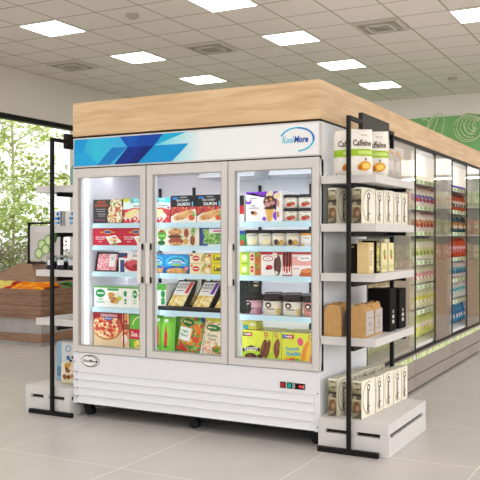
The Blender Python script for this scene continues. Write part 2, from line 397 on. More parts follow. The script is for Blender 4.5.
# ================================================================== WOODEN CANOPY
FT = 2.354; YE = 6.3
fa = thing('wooden_canopy', 'pale oak wooden canopy box running over the freezer and the glass coolers', 'canopy', (0, 0, 2.17))
def board(name, x0, y0, z0, x1, y1, z1):
    b = MB(); b.box(x0, y0, z0-2.17, x1, y1, z1-2.17, M_fascia); return b.build(name, fa, bevel=.002)
board('front_board', -2.005, 0, 2.103, 0, .03, FT)
b = MB(); b.prism([(.03, 2.103-2.17), (.905, 2.103-2.17), (.905, 0), (YE, 0), (YE, FT-2.17), (.03, FT-2.17)], -.03, 0, M_fascia, 'x'); b.build('side_board', fa)
board('side_board', -2.005, .03, 2.103, -1.975, YE, FT)
board('end_board', -1.975, YE-.03, 2.17, -.03, YE, FT)
b = MB(); b.box(-1.97, .03, 2.18-2.17, -.03, YE-.03, 2.2-2.17, M_white2); b.build('inner_board', fa)
# partition behind the coolers carries the canopy
b = MB(); b.box(-1.99, .93, 0, -1.02, YE, 2.168, M_white2); struct('trim_1', b)

# ================================================================== FREEZER
fz = thing('glass_door_freezer', 'large white three-door glass freezer full of packed frozen food', 'freezer')
X0, X1, ZB, ZT, DP = -2.0, 0.0, .10, 2.088, .90
IX0, IX1 = -1.955, -.045
b = MB()
b.box(X0, .03, ZB, IX0, DP, ZT, M_white); b.box(IX1, .03, ZB, X1, DP, ZT, M_white)
b.box(IX0, DP-.05, ZB, IX1, DP, ZT, M_int); b.box(IX0, .03, 1.85, IX1, DP-.05, ZT, M_int); b.box(IX0, .03, .44, IX1, DP-.05, .495, M_int)
b.box(X0, .03, ZT, X1, DP, 2.1, M_black)
b.box(IX0, .05, ZB, IX1, DP-.05, ZB+.02, M_gap)
b.build('cabinet', fz)
# header sign with the blue artwork and the logo
b = MB(); b.box(X0, .0, 1.868, X1, .03, ZT, M_grey)
hw, hh = 1.984, .2
def hg():
    m = bpy.data.materials.new('header_print'); m.use_nodes = True; nt = m.node_tree; q = nt.nodes['Principled BSDF']; q.inputs['Roughness'].default_value = .3
    tc = nt.nodes.new('ShaderNodeTexCoord'); sp = nt.nodes.new('ShaderNodeSeparateXYZ'); nt.links.new(tc.outputs['Object'], sp.inputs[0])
    r = nt.nodes.new('ShaderNodeValToRGB'); mr = nt.nodes.new('ShaderNodeMapRange'); mr.inputs[1].default_value = -2; mr.inputs[2].default_value = 0
    nt.links.new(sp.outputs[0], mr.inputs[0]); nt.links.new(mr.outputs[0], r.inputs['Fac'])
    e = r.color_ramp.elements; e[0].position = 0; e[0].color = lin('#1088cf'); e[1].position = .1; e[1].color = lin('#0bbbdb')
    for p, c in ((.22, '#27a9dd'), (.36, '#35cbe2'), (.46, '#9fdfe9'), (.56, '#e4eaee'), (1, '#e9e9ec')):
        x = e.new(p); x.color = lin(c)
    nt.links.new(r.outputs[0], q.inputs['Base Color']); return m
def hx(x): return (x+1.992)/hw
art = [('R', 0, 0, 1, 1, hg()),
       ('P', [(0, 1), (0, .2), (hx(-1.9), .55), (hx(-1.86), 1)], mat('#129ad8', .3)),
       ('P', [(0, 0), (hx(-1.75), 0), (hx(-1.9), .55), (0, .4)], mat('#1fa4de', .3)),
       ('P', [(hx(-1.64), .62), (hx(-1.5), .62), (hx(-1.66), 0), (hx(-1.78), 0)], mat('#1a7cc6', .3)),
       ('P', [(hx(-1.57), 1), (hx(-1.19), 1), (hx(-1.27), .6), (hx(-1.5), .6)], mat('#0f54b6', .3)),
       ('P', [(hx(-1.4), 1), (hx(-1.19), 1), (hx(-1.27), .6), (hx(-1.44), .6)], mat('#0e45a6', .3)),
       ('P', [(hx(-1.5), .6), (hx(-1.27), .6), (hx(-1.41), 0), (hx(-1.62), 0)], mat('#0d2c88', .3)),
       ('P', [(hx(-1.36), .6), (hx(-1.27), .6), (hx(-1.41), 0), (hx(-1.5), 0)], mat('#0b2374', .3)),
       ('P', [(hx(-1.19), 1), (hx(-1.0), 1), (hx(-1.27), .6)], mat('#12a9da', .3)),
       ('P', [(hx(-1.27), .6), (hx(-.98), .6), (hx(-1.12), 0), (hx(-1.41), 0)], mat('#0f92d4', .3)),
       ('A', hx(-.160), .5, .118/hw, .38, -1.5, 2.8, .009, mat('#2bb9dc', .3)),
       ('A', hx(-.160), .51, .118/hw, .355, -.2, 1.5, .008, mat('#2a78c8', .3)),
       ('T', 'Kool', hx(-.236), .5, .21, mat('#45c3dc', .3), .066/hw*2, .01, 0, .25),
       ('T', 'More', hx(-.130), .5, .22, mat('#1b55b0', .3), .1/hw, .03, 0, .25)]
art[-2] = ('T', 'Kool', hx(-.222), .5, .23, mat('#45c3dc', .3), .085/hw, .01, 0, .25)
b.art((-1.992, 0, 1.878), (1, 0, 0), (0, 0, 1), hw, hh, art, e0=.0008, de=.0002)
b.build('header_sign', fz)
# door surround, grille panel
b = MB(); b.box(X0, .012, 1.845, X1, .03, 1.868, M_grey); 
for x0, x1 in ((-1.94, -1.36), (-1.30, -.69), (-.63, -.06)): pass
b = MB()
b.box(X0, .012, 1.845, X1, .03, 1.868, M_gap)
for x0, x1 in ((X0, -1.94), (-1.378, -1.284), (-.72, -.612), (-.058, X1)): b.box(x0, .0185, .485, x1, .06, 1.845, M_white)
b.box(X0, .022, .485, X1, .06, .53, M_white); b.box(X0, .022, 1.795, X1, .06, 1.845, M_white)
b.build('door_surround', fz)
b = MB(); mwp = mat('#e2e4e8', .38, var=.01)
b.box(X0, 0, .335, X1, .03, .482, mwp)
b.box(X0, 0, ZB, X0+.03, .03, .335, mwp); b.box(-.035, 0, ZB, X1, .03, .335, mwp)
b.box(X0+.03, .02, ZB, -.035, .03, .335, mat('#b4b8bc', .5))
for k in range(4):
    z1 = .335-k*.0585; z0 = z1-.055
    b.prism([(.0, z0), (.02, z0), (.02, z1), (.012, z1)], X0+.03, -.035, mwp, 'x')
b.box(X0+.02, .004, ZB-.004, X1-.0, .03, ZB+.004, M_gap)
for x, zs in ((X0+.012, (.41, .335, .275, .215, .15)), (X0+.035, (.335, .275, .215, .15)), (-.016, (.345, .13))):
    for z in zs:
        b.lathe([(.006, 0), (.005, .004)], M_gap, 8, (x, -.002, z))
b.build('grille_panel', fz)
b = MB(); b.art((-1.925, 0, .38), (1, 0, 0), (0, 0, 1), .172, .09, [('E', .5, .5, .5, .5, mat('#3c3d40', .3, .5)), ('E', .5, .5, .47, .42, mat('#f1f1f1', .3)),
      ('A', .5, .5, .38, .36, -1.2, 1.9, .004, mat('#3c3d40', .3)), ('T', 'KoolMore', .49, .5, .26, mat('#232326', .3), .74, .03, 0, .2)], e0=.002); b.build('badge', fz)
for nm, x0, x1, c in (('rocker_switch', -.279, -.239, '#b32a2c'), ('rocker_switch', -.229, -.191, '#23a79b')):
    b = MB(); b.box(x0, -.006, .362, x1, 0, .402, M_black); b.box(x0+.007, -.010, .368, x1-.007, -.005, .396, mat(c, .3)); b.build(nm, fz, bevel=.001)
b = MB(); b.box(-.182, -.005, .362, -.103, 0, .4, M_black); b.art((-.182, -.005, .362), (1, 0, 0), (0, 0, 1), .079, .038,
      [('R', .06, .2, .14, .8, '#b9b9b9'), ('R', .5, .3, .64, .7, emis('#d8202a', 1.2)), ('R', .7, .3, .84, .7, emis('#d8202a', 1.2)), ('R', .88, .2, .95, .8, '#b9b9b9')]); b.build('temperature_display', fz)
# doors
def door(x0, x1, hinge, handle_at):
    z0, z1 = .487, 1.858; w = .046; wt = .062
    b = MB(); m = M_grey
    for a in ((x0, z0, x0+w, z1), (x1-w, z0, x1, z1), (x0+w, z0, x1-w, z0+.046), (x0+w, z1-wt-.006, x1-w, z1)):
        b.box(a[0], -.012, a[1], a[2], .018, a[3], m)
    d = b.build('door', fz, bevel=.003)
    g = MB(); q = .010; gm = mat('#a5a09a', .5)
    for a in ((x0+w, z0+.046, x0+w+q, z1-wt-.006), (x1-w-q, z0+.046, x1-w, z1-wt-.006), (x0+w+q, z0+.046, x1-w-q, z0+.056), (x0+w+q, z1-wt-q, x1-w-q, z1-wt-.006)):
        g.box(a[0], -.004, a[1], a[2], .014, a[3], gm)
    g.build('gasket', d)
    g = MB(); g.box(x0+w+.002, .002, z0+.048, x1-w-.002, .008, z1-wt-.008, M_clear); g.build('glass_pane', d)
    h = MB(); hx_ = handle_at
    h.box(hx_-.014, -.05, 1.015, hx_+.014, -.036, 1.305, mat('#dddad6', .4))
    for z in (1.03, 1.268): h.box(hx_-.004, -.037, z-.008, hx_+.016, -.010, z+.03, M_black)
    for z in (1.005, 1.243): h.box(hx_-.018, -.016, z+.01, hx_+.018, -.011, z+.06, mat('#a5a19c', .4))
    h.build('handle', d, bevel=.002)
door(-1.996, -1.338, -1, -1.368); door(-1.326, -.669, 1, -1.296); door(-.661, -.003, 1, -.628)
# interior
M_fillstrip = emis('#fbfbff', 9.0)  # emission of the hidden strips added to brighten the freezer interior
SH = (1.45, 1.283, 1.082, .812); SB = .497
for x0, x1 in ((IX0+.02, -1.33), (-1.32, -.67), (-.66, IX1-.02)):
    for z in SH:
        b = MB(); b.box(x0, .165, z-.012, x1, .78, z-.002, M_white)
        s = b.build('shelf', fz)
        r = MB(); r.box(x0, .60, z-.019, x1, .63, z-.0125, M_fillstrip); r.build('light_or_fill_strip', s)  # added unseen strip that lights the back wall under each shelf
        r = MB(); r.prism([(.140, z-.035), (.150, z-.035), (.165, z-.001), (.148, z+.002)], x0, x1, M_rail, 'x'); r.build('price_rail', s)
for x in (-1.78, -1.45, -1.1, -.85, -.42, -.24):
    b = MB(); b.box(x-.012, DP-.062, .52, x+.012, DP-.052, 1.75, M_black); b.build('shelf_track', fz)
for x in (IX0+.012, -1.325, -.665, IX1-.012):
    b = MB(); b.box(x-.014, .068, .54, x+.014, .09, 1.80, M_led)
    s = b.build('light_or_fill_strip', fz)
b = MB(); b.box(IX0+.03, .066, 1.815, IX1-.03, .10, 1.838, M_led); b.build('light_or_fill_strip', fz)  # added strip hidden behind the header, evens out the interior light
b = MB(); b.box(IX0+.03, .34, 1.838, IX1-.03, .38, 1.8495, M_fillstrip); b.build('light_or_fill_strip', fz)  # added unseen strip on the inner ceiling, brightens the upper back wall
for x0, x1 in ((-1.22, -.74), (-.62, -.16)):
    b = MB(); b.prism([(.56, 1.85), (.52, 1.80), (.8, 1.79), (.8, 1.85)], x0, x1, mat('#dfe2e4', .4), 'x'); b.build('fan_housing', fz)
# castors
def castor(x, y):
    b = MB(); b.box(x-.045, y-.045, .088, x+.045, y+.045, .1, M_steel); b.prism([(x-.02, .04), (x+.02, .04), (x+.035, .09), (x-.035, .09)], y-.028, y+.028, M_rubber)
    c = b.build('castor', fz)
    w = MB(); prof = []
    n = 16; vs = []
    for s_ in (-.022, .022):
        for i in range(n): a = 2*PI*i/n; vs.append((x+.012+.036*math.cos(a), y+s_, .036+.036*math.sin(a)))
    w.add(vs, [tuple(range(n)), tuple(range(2*n-1, n-1, -1))]+[(i, n+i, n+(i+1) % n, (i+1) % n) for i in range(n)], M_rubber); w.build('wheel', c)
for x in (-1.93, -1.0, -.07):
    castor(x, .10); castor(x, .80)

# ------------------------------------------------------------------ cartons
YP = .172
def carton(name, label, cat, x0, x1, z, h, d, col, art, y=YP, group=None, side=None, top=None, lean=0, rz=0):
    w = x1-x0; b = MB(); m = mat(col, .45) if isinstance(col, str) else col
    sd_ = mat(side, .45) if side else m; tp = mat(top, .45) if top else sd_
    b.box(-w/2, 0, 0, w/2, d, h, m, faces={'left': sd_, 'right': sd_, 'top': tp})
    b.art((-w/2, 0, 0), (1, 0, 0), (0, 0, 1), w, h, art)
    return tag(b.build(name, loc=((x0+x1)/2, y, z+.001), rot=(lean, 0, rz)), label, cat, group)
S1, S2, S3, S4 = SH; G = 'packages in the freezer'
pasta = food(['#e6d7ac', '#f1e7c8', '#d8c486', '#c25344', '#8ea55b', '#efe3c2'], 75)
strawb = food(['#c8202b', '#d94048', '#b3161f', '#f2dcd2', '#e98a86'], 45)
breadm = food(['#cf9355', '#dba768', '#b87738', '#e6bd82'], 50)
greenf = food(['#4c8a35', '#6aa64a', '#8fc05c', '#b2cf86'], 70)
nug = food(['#c08a3e', '#d3a257', '#a8712b', '#e2bd74'], 60)
def ricebox(x0, x1, lab):
    return carton('frozen_meal_box', lab, 'box', x0, x1, S1, .183, .2, '#3a3634',
      [('P', [(.5, .04), (.47, .25), (.52, .42), (.5, .6), (.58, .72), (.56, .9), (.62, 1), (.97, 1), (.95, .8), (1, .62), (.96, .4), (1, .2), (.93, .03)], pasta), ('E', .62, .3, .07, .1, '#d8b46a'), ('E', .8, .55, .06, .09, '#c9554a'), ('E', .72, .8, .05, .07, '#8ea55b'), ('E', .85, .22, .07, .09, '#f3ead2'), ('T', 'BLACK', .28, .9, .1, '#c2532c', .5, .03), ('T', 'CHICKEN', .27, .76, .12, '#c2532c', .5, .03),
       ('R', .08, .58, .42, .6, '#b9b4ae'), ('R', .12, .49, .4, .51, '#b9b4ae'), ('R', .15, .38, .42, .4, '#b9b4ae'), ('R', .18, .3, .4, .32, '#b9b4ae'), ('R', .04, .1, .4, .16, '#7c3a5c')])
ricebox(-1.944, -1.668, 'black frozen meal box with a rice and chicken picture, far left of the top shelf')
def fruitbox(x0, x1, lab):
    return carton('frozen_fruit_box', lab, 'box', x0, x1, S1, .185, .2, '#d92f35',
      [('R', 0, .62, 1, 1, '#5fd0d6'), ('P', [(0, 1), (0, .55), (.5, .6), (1, .52), (1, .78), (.3, .85), (.25, 1)], '#dff3f0'), ('E', .1, .95, .16, .1, '#d8d42c'),
       ('T', 'PETITE', .55, .93, .07, '#ffffff', .5), ('T', 'Strawberry', .6, .68, .1, '#3a4a55', .66), ('E', .5, .28, .5, .34, strawb), ('E', .35, .38, .3, .16, '#eadf9c', .3), ('E', .62, .3, .2, .1, '#f2d8c8', -.3), ('E', .9, .6, .06, .05, '#cc3b3b')])
fruitbox(-1.664, -1.43, 'teal and red fruit dessert box right of the black frozen meal box')
fruitbox(-1.405, -1.243, 'teal and red fruit dessert box left of the black salmon boxes')
def redbox(x0, x1, lab):
    return carton('frozen_pastry_box', lab, 'box', x0, x1, S2, .131, .2, '#c81f38',
      [('E', .5, .78, .14, .13, '#d9b64a'), ('R', .4, .7, .6, .84, '#2b4f9e'), ('E', .3, .76, .05, .04, '#d9b64a'), ('E', .7, .76, .05, .04, '#d9b64a'), ('T', 'CREAM CHEESE', .25, .48, .08, '#f4dfe0', .42), ('T', 'PUFF PASTRY', .25, .36, .08, '#f4dfe0', .42), ('T', 'BITES', .25, .22, .07, '#f4dfe0', .3),
       ('P', [(.42, .5), (.78, .6), (1, .2), (.6, .05)], '#f2efe8'), ('E', .72, .34, .17, .16, pasta), ('E', .77, .12, .08, .06, greenf)])
redbox(-1.946, -1.676, 'crimson pastry box under the black frozen meal box'); redbox(-1.673, -1.43, 'crimson pastry box beside the first door handle')
carton('burger_box', 'cream box with a green seal and burger pictures', 'box', -1.405, -1.0, S2, .13, .2, '#efe6cf',
   [('E', .22, .6, .09, .3, '#4f9a35'), ('E', .2, .8, .04, .06, '#c62d2d'), ('R', .15, .5, .29, .62, '#8ecb5d'), ('E', .21, .16, .08, .14, '#1f6b33'), ('E', .5, .75, .14, .22, breadm), ('E', .5, .5, .15, .12, '#6b3b28'), ('R', .4, .36, .62, .43, '#6fa13e'), ('E', .52, .25, .16, .2, '#a3503c'), ('E', .52, .1, .13, .1, breadm),
    ('E', .74, .7, .05, .25, '#a3502f'), ('E', .88, .78, .05, .2, greenf), ('E', .87, .3, .05, .28, '#94552d'), ('E', .73, .25, .05, .16, '#cfa34f'), ('E', .65, .5, .03, .06, greenf), ('E', .36, .55, .02, .05, greenf)])
carton('frozen_pea_bag', 'blue and green frozen pea pack right of the burger box', 'bag', -.995, -.77, S2, .128, .16, '#2f4f9a',
   [('R', .12, .12, 1, .92, greenf), ('P', [(0, 0), (.1, 0), (.17, .5), (.08, 1), (0, 1)], '#28468c'), ('R', .35, .72, 1, .95, '#efe9ec'), ('R', .5, .78, .9, .86, '#c94a68'), ('R', .3, 0, 1, .1, '#e8ecdc')])
def salmon(x0, x1, lab):
    return carton('salmon_box', lab, 'box', x0, x1, S1, .196, .2, '#1f1e20',
      [('P', [(0, .58), (0, 0), (1, 0), (1, .6)], '#a22a26'), ('R', 0, .3, 1, .58, food(['#a32622', '#c43f2e', '#8e1d1c', '#dc8b5e'], 30)), ('R', .06, .86, .28, .94, '#2f7fc0'), ('T', 'ATLANTIC', .5, .93, .05, '#d8d8d8', .3), ('T', 'WILD CAUGHT', .45, .82, .07, '#e8e8e8', .5, .02), ('T', 'SALMON', .5, .68, .12, '#f2f2f2', .5, .02), ('E', .85, .68, .03, .1, '#62b5de'),
       ('P', [(0, 0), (0, .22), (.2, .34), (.95, .5), (1, .4), (1, 0)], '#f0e6d6'), ('E', .5, .27, .42, .14, breadm, .28), ('E', .45, .35, .3, .05, '#e4b87e', .28), ('E', .82, .18, .12, .1, '#d85a33'), ('E', .9, .3, .08, .09, greenf)])
salmon(-1.237, -1.022, 'black salmon box, left of the pair on the top shelf'); salmon(-1.018, -.80, 'black salmon box, right of the pair beside the middle door edge')
def bluebox(x0, x1, lab):
    return carton('onion_ring_box', lab, 'box', x0, x1, S3, .135, .2, '#1f93d0',
      [('E', .5, .62, .44, .34, '#4bb9e4'), ('P', [(.14, .52), (.3, .68), (.5, .72), (.7, .68), (.86, .52), (.7, .56), (.3, .56)], '#e8f3f7'), ('A', .5, .55, .32, .28, .3, 2.84, .006, '#1d3f78'), ('R', .3, .59, .7, .65, '#1d3f78'), ('E', .5, .46, .2, .05, '#9ed24a'), ('P', [(0, 0), (0, .3), (.3, .4), (.8, .38), (1, .3), (1, 0)], '#1a5aae'), ('E', .5, .1, .42, .2, nug), ('E', .36, .16, .1, .08, '#e7a054'), ('E', .62, .13, .12, .09, '#e9ae66'), ('E', .9, .28, .07, .1, '#e98a86')])
bluebox(-1.405, -1.3, 'blue onion ring box partly hidden behind the middle door frame'); bluebox(-1.296, -1.083, 'blue onion ring box in full view on the third shelf')
def tacobox(x0, x1, z, lab, wid):
    return carton('taco_box', lab, 'box', x0, x1, z, .073, .2, '#efe0b4',
      [('E', .3, .5, .17, .26, '#c9272e'), ('R', .18, .46, .42, .56, '#f6ece0'), ('E', .1, .8, .06, .1, '#d24a4a'), ('A', .85, .1, .28, .85, 1.6, 3.1, .008, '#69a03a'), ('E', .8, .42, .17, .36, '#d9a24d', .5), ('E', .84, .35, .12, .26, '#f2e5c0', .5), ('E', .95, .8, .05, .14, '#c9272e')])
tacobox(-1.078, -.905, S3, 'cream taco box with a red badge, lower of its stack', 0); tacobox(-1.078, -.905, S3+.0755, 'cream taco box with a red badge, upper of its stack', 0)
def yelbox(z, lab): return carton('yellow_snack_box', lab, 'box', -.9, -.78, z, .073, .2, '#dfcf2e', [('T', 'Las', .42, .55, .5, '#3c3326', .55, .03), ('R', .1, .08, .9, .12, '#a99a26')])
yelbox(S3, 'yellow snack box, lower of its stack'); yelbox(S3+.0755, 'yellow snack box, upper of its stack')
# door 1 third shelf
def meat_tray(x0, x1, lab):
    t = thing('meat_tray', lab, 'tray', ((x0+x1)/2, YP+.01, S3+.004)); t.rotation_euler = (math.radians(-6), 0, 0)
    w = x1-x0; h = .148; b = MB(); bk = mat('#1d1b1c', .25)
    b.prism([(-w/2-.004, 0), (w/2-.012, 0), (w/2, h), (-w/2+.01, h)], 0, .045, bk); b.build('tray', t)
    b = MB(); b.art((-w/2, 0, 0), (1, 0, 0), (0, 0, 1), w, h, [('P', [(.07, .05), (.86, .05), (.94, .9), (.13, .9)], food(['#e08b93', '#f0b1b3', '#c9606c', '#f4cdca', '#dc7984'], 110))]); b.build('minced_meat', t)
    b = MB(); b.art((-w/2, 0, 0), (1, 0, 0), (0, 0, 1), w, h, [('P', [(.58, .25), (.82, .25), (.87, .9), (.62, .9)], '#efece8'), ('R', .66, .7, .8, .74, '#8d8985'), ('R', .66, .6, .8, .63, '#8d8985')], e0=.002); b.build('price_label', t)
meat_tray(-1.939, -1.716, 'black tray of pink minced meat with a white label')
carton('beef_box', 'white box with a red beef steak picture on the third shelf', 'box', -1.706, -1.44, S3, .152, .2, '#eeeae6',
   [('R', 0, .72, .3, .95, '#2c3b6e'), ('R', .05, 0, .2, .6, '#3a4a7c'), ('T', 'Steak', .62, .84, .16, '#3a3f58', .4, .01, 0, .2), ('R', .17, .7, .3, .8, '#b92d38'), ('E', .52, .36, .32, .3, '#b22230'), ('E', .48, .42, .2, .17, '#d0525a'), ('E', .6, .3, .14, .1, '#8d1620'), ('A', .52, .36, .28, .27, .2, 2.4, .006, '#f1d5d2'), ('E', .85, .12, .06, .1, '#2b3a4a')])
def nugbox(x0, x1, lab):
    return carton('nugget_box', lab, 'box', x0, x1, S4, .16, .19, '#f2f1ea',
      [('R', 0, .92, 1, 1, '#5aad3c'), ('E', .17, .66, .13, .2, '#1f8f4a'), ('R', .09, .62, .26, .7, '#bfe0c3'), ('T', 'TOFU', .17, .37, .09, '#2b9a55', .2, .02), ('T', 'NUGGETS', .17, .24, .08, '#2b9a55', .22, .02), ('R', .36, .8, .66, .9, '#3fa35a'), ('E', .53, .5, .13, .2, nug), ('E', .45, .62, .07, .1, '#d19a43'), ('E', .57, .3, .1, .12, nug), ('E', .5, .3, .06, .09, '#b87e30'), ('E', .62, .6, .07, .13, '#e8e4cf'), ('E', .69, .45, .05, .12, '#bccf49'), ('R', .77, 0, .775, .92, '#c9c7bf'), ('E', .84, .68, .04, .14, '#1f8f4a'), ('R', .82, .3, .87, .42, '#2b9a55'), ('R', .82, .18, .87, .26, '#2b9a55')])
nugbox(-1.939, -1.588, 'white nugget box with green top stripe, left one on the fourth shelf'); nugbox(-1.583, -1.43, 'white nugget box with green seal beside the first door edge')
# door 1 bottom
pz = food(['#e8c78d', '#d8523a', '#f1dcae', '#c33a2a', '#eed49c', '#d9974f'], 42)
carton('pizza_box', 'frozen pizza box with a pepperoni pizza on the bottom shelf', 'box', -1.944, -1.61, SB, .272, .2, '#dcc49a',
   [('R', 0, .5, 1, 1, '#a02526'), ('E', .38, .6, .42, .36, '#b9793a'), ('E', .38, .62, .4, .33, pz), ('R', 0, .86, .82, 1, '#9c1f27'), ('T', 'DIGIORNO', .44, .93, .085, '#f3d8d6', .52, .02), ('R', .3, .8, .54, .88, '#2c4fa3'), ('T', 'PEPPERONI', .42, .84, .035, '#ffffff', .2), ('R', .82, .3, 1, 1, pz), ('R', .82, .55, 1, .72, '#8f5a34'), ('E', .88, .3, .08, .13, '#efe8dc'), ('R', .835, 0, .875, 1, '#a01c2c'),
    ('E', .2, .75, .05, .05, '#bf3127'), ('E', .33, .66, .05, .045, '#c93a2b'), ('E', .5, .74, .05, .05, '#bf3127'), ('E', .6, .62, .05, .045, '#c93a2b'), ('E', .25, .55, .05, .045, '#c23328'), ('E', .45, .52, .055, .05, '#c93a2b'), ('E', .1, .62, .04, .05, '#c93a2b')], top='#a02526')
carton('pineapple_snack_box', 'bright green box with yellow chunks right of the pizza box', 'box', -1.603, -1.43, SB, .27, .2, '#63b83a',
   [('A', .6, .7, .45, .25, 1.5, 3.1, .008, '#e9e6b0'), ('R', .0, .32, 1, .6, '#c9203c'), ('T', 'Sea Pak', .45, .46, .14, '#f6e5e4', .8, .02, 0, .2), ('E', .75, .78, .22, .16, food(['#e8d23c', '#f2e069', '#d1b52a'], 40)), ('E', .5, .18, .3, .13, food(['#e8d23c', '#f2e069', '#d1b52a', '#7aa83a'], 40)), ('E', .85, .6, .1, .05, '#f1eecb')])
# door 2 fourth shelf
carton('green_side_box', 'slim white and green box at the left end behind the middle door', 'box', -1.405, -1.3, S4, .19, .2, '#eef0e6', [('R', 0, .75, 1, 1, '#5aad3c'), ('E', .75, .6, .18, .14, '#1f8f4a'), ('R', .6, .2, .9, .45, '#2b9a55')], y=.2)
dk = MB(); dk.box(-.29, 0, 0, .29, .26, .016, mat('#201d1c', .35)); dk.box(-.29, 0, .016, .29, .006, .03, mat('#2a2625', .3))
tag(dk.build('display_tray', loc=(-1.06, .168, S4+.001)), 'long low black display tray under the pasta packs', 'tray')
def pasta_tray(x, lab, accent, lean, y=.2, spx=.045):
    t = thing('pasta_tray', lab, 'tray', (x, y, S4+.02), group='black tilted pasta packs')
    w, h = .155, .215; bk = mat('#191716', .3); M = Matrix.Rotation(math.radians(-24), 4, 'X') @ Matrix(((1, 0, .28, 0), (0, 1, 0, 0), (0, 0, 1, 0), (0, 0, 0, 1)))
    b = MB(); b.box(-w/2, 0, 0, w/2, .045, h, bk, M=M); b.build('tray', t)
    b = MB(); u = (M.to_3x3() @ Vector((1, 0, 0))); v = M.to_3x3() @ Vector((0, 0, 1))
    o = M @ Vector((-w/2, 0, 0))
    b.art(o, tuple(u), tuple(v), w, h, [('R', .07, .06, .93, .95, '#efeae4'), ('R', .07, .06, .93, .46, food(['#e3c468', '#efd88c', '#d2ab46', '#f3e4ad'], 55)), ('P', [(.66, .52), (.86, .52), (.9, .93), (.72, .93)], accent), ('T', 'ROASTED', .42, .84, .07, '#4a4643', .5), ('T', 'POTATO', .38, .73, .08, '#4a4643', .5), ('R', .15, .6, .55, .63, '#8d8780')], e0=.001)
    b.build('label', t)
pasta_tray(-1.225, 'black tilted potato pack with a red stripe', '#d4493c', 0)
pasta_tray(-1.01, 'black tilted potato pack with a purple stripe', '#7d3aa0', 0)
pasta_tray(-.825, 'black tilted potato pack cut off by the middle door frame', '#efeae4', 0)
for i, x in enumerate((-1.12, -.90)):
    t = thing('pasta_tray', 'black potato pack standing upright in the back row, %s one' % ('left', 'right')[i], 'tray', (x, .30, S4+.02), group='black potato packs in the back row')
    b = MB(); b.box(-.08, 0, 0, .08, .04, .225, mat('#191716', .3)); b.build('tray', t)
    b = MB(); b.art((-.08, 0, 0), (1, 0, 0), (0, 0, 1), .16, .225, [('R', .1, .06, .9, .95, '#e9e4dc'), ('R', .1, .06, .9, .45, food(['#e3c468', '#efd88c', '#d2ab46', '#f3e4ad'], 55))], e0=.001); b.build('label', t)
# pouches
def pouch(w, h, th, col, art, name, n=10, art_back=False):
    b = MB(); m = mat(col, .4, var=.05) if isinstance(col, str) else col
    def f(a, c):
        a = min(1, max(0, a)); c = min(1, max(0, c)); return th*(1-(2*a-1)**4)*(1-(2*c-1)**6)
    vs = []; fs = []
    for s_ in (-1, 1):
        for j in range(n+1):
            for i in range(n+1):
                a, c = i/n, j/n; vs.append((-w/2+w*a, s_*f(a, c), h*c))
    N = (n+1)**2
    for j in range(n):
        for i in range(n):
            p = j*(n+1)+i; fs.append((p, p+1, p+n+2, p+n+1)); p += N; fs.append((p, p+n+1, p+n+2, p+1))
    b.add(vs, fs, m, True)
    b.art((-w/2, 0, 0), (1, 0, 0), (0, 0, 1), w, h, art, warp=f, e0=.0015)
    return b
vegm = food(['#3f8a32', '#e1762b', '#e3b23a', '#5aa13f', '#c9362b', '#7dbb4b'], 55)
for i, (x, y) in enumerate(((-1.37, .21), (-1.29, .2), (-1.215, .29))):
    b = pouch(.13, .26, .03, '#7cc640', [('R', .42, .2, .62, .55, '#d12a2f'), ('P', [(.45, .55), (.59, .55), (.54, .78), (.5, .78)], '#d12a2f'), ('E', .5, .9, .14, .05, '#e9f2d6'), ('R', .05, .0, .12, 1, '#4f9d2e'), ('R', .42, .14, .62, .2, '#2f6b25')], 'bag')
    tag(b.build('green_chili_bag', loc=(x, y, SB+.002), rot=(math.radians(-4), 0, 0)), ('lime green bag with red bottle print, left one at the bottom', 'lime green bag with red bottle print, middle one at the bottom', 'lime green bag with red bottle print, tucked behind the vegetable bag')[i], 'bag')
b = pouch(.2, .28, .03, vegm, [('P', [(.0, .25), (.15, .95), (.6, .92), (.62, .55), (.55, .2)], '#e3c63a'), ('E', .36, .76, .24, .1, '#2b6a2c'), ('T', 'Bird Eye', .36, .76, .07, '#f0e6a0', .36, .03), ('R', .04, .28, .58, .62, '#e9ece6'), ('T', 'Veggie', .3, .52, .08, '#4a8a55', .4), ('T', 'Blend', .3, .42, .07, '#4a8a55', .35), ('P', [(0, 0), (0, .18), (.2, .24), (.45, .1), (.5, 0)], '#cc3328'), ('E', .82, .62, .1, .13, '#e47e2e', .7), ('E', .8, .36, .13, .08, '#d9592a', .5), ('E', .92, .9, .07, .06, '#32509c')], 'bag')
tag(b.build('vegetable_bag', loc=(-1.12, .215, SB+.017), rot=(math.radians(-5), math.radians(9), 0)), 'frozen vegetable bag with peas, carrots and a yellow and white label', 'bag')
b = pouch(.2, .265, .03, food(['#e9dcb8', '#f2ead1', '#d9a077', '#b8cf7e', '#d55a44', '#f0e6c9'], 60), [('R', 0, .88, 1, 1, '#e6d94a'), ('E', .45, .72, .3, .09, '#3d7d35'), ('T', 'Green', .45, .73, .05, '#e9f0d8', .36, .02), ('R', .1, .35, .8, .6, '#e9dfc4'), ('T', 'Risotto', .45, .52, .08, '#6d6a4c', .55), ('T', 'Classic', .45, .42, .07, '#6d6a4c', .5), ('E', .25, .14, .22, .12, food(['#f4ece0', '#efb9a0', '#d98467'], 50)), ('E', .7, .16, .2, .12, vegm)], 'bag')
tag(b.build('risotto_bag', loc=(-.9, .21, SB+.011), rot=(math.radians(-4), math.radians(5), 0)), 'cream rice bag with a green oval beside the vegetable bag', 'bag')
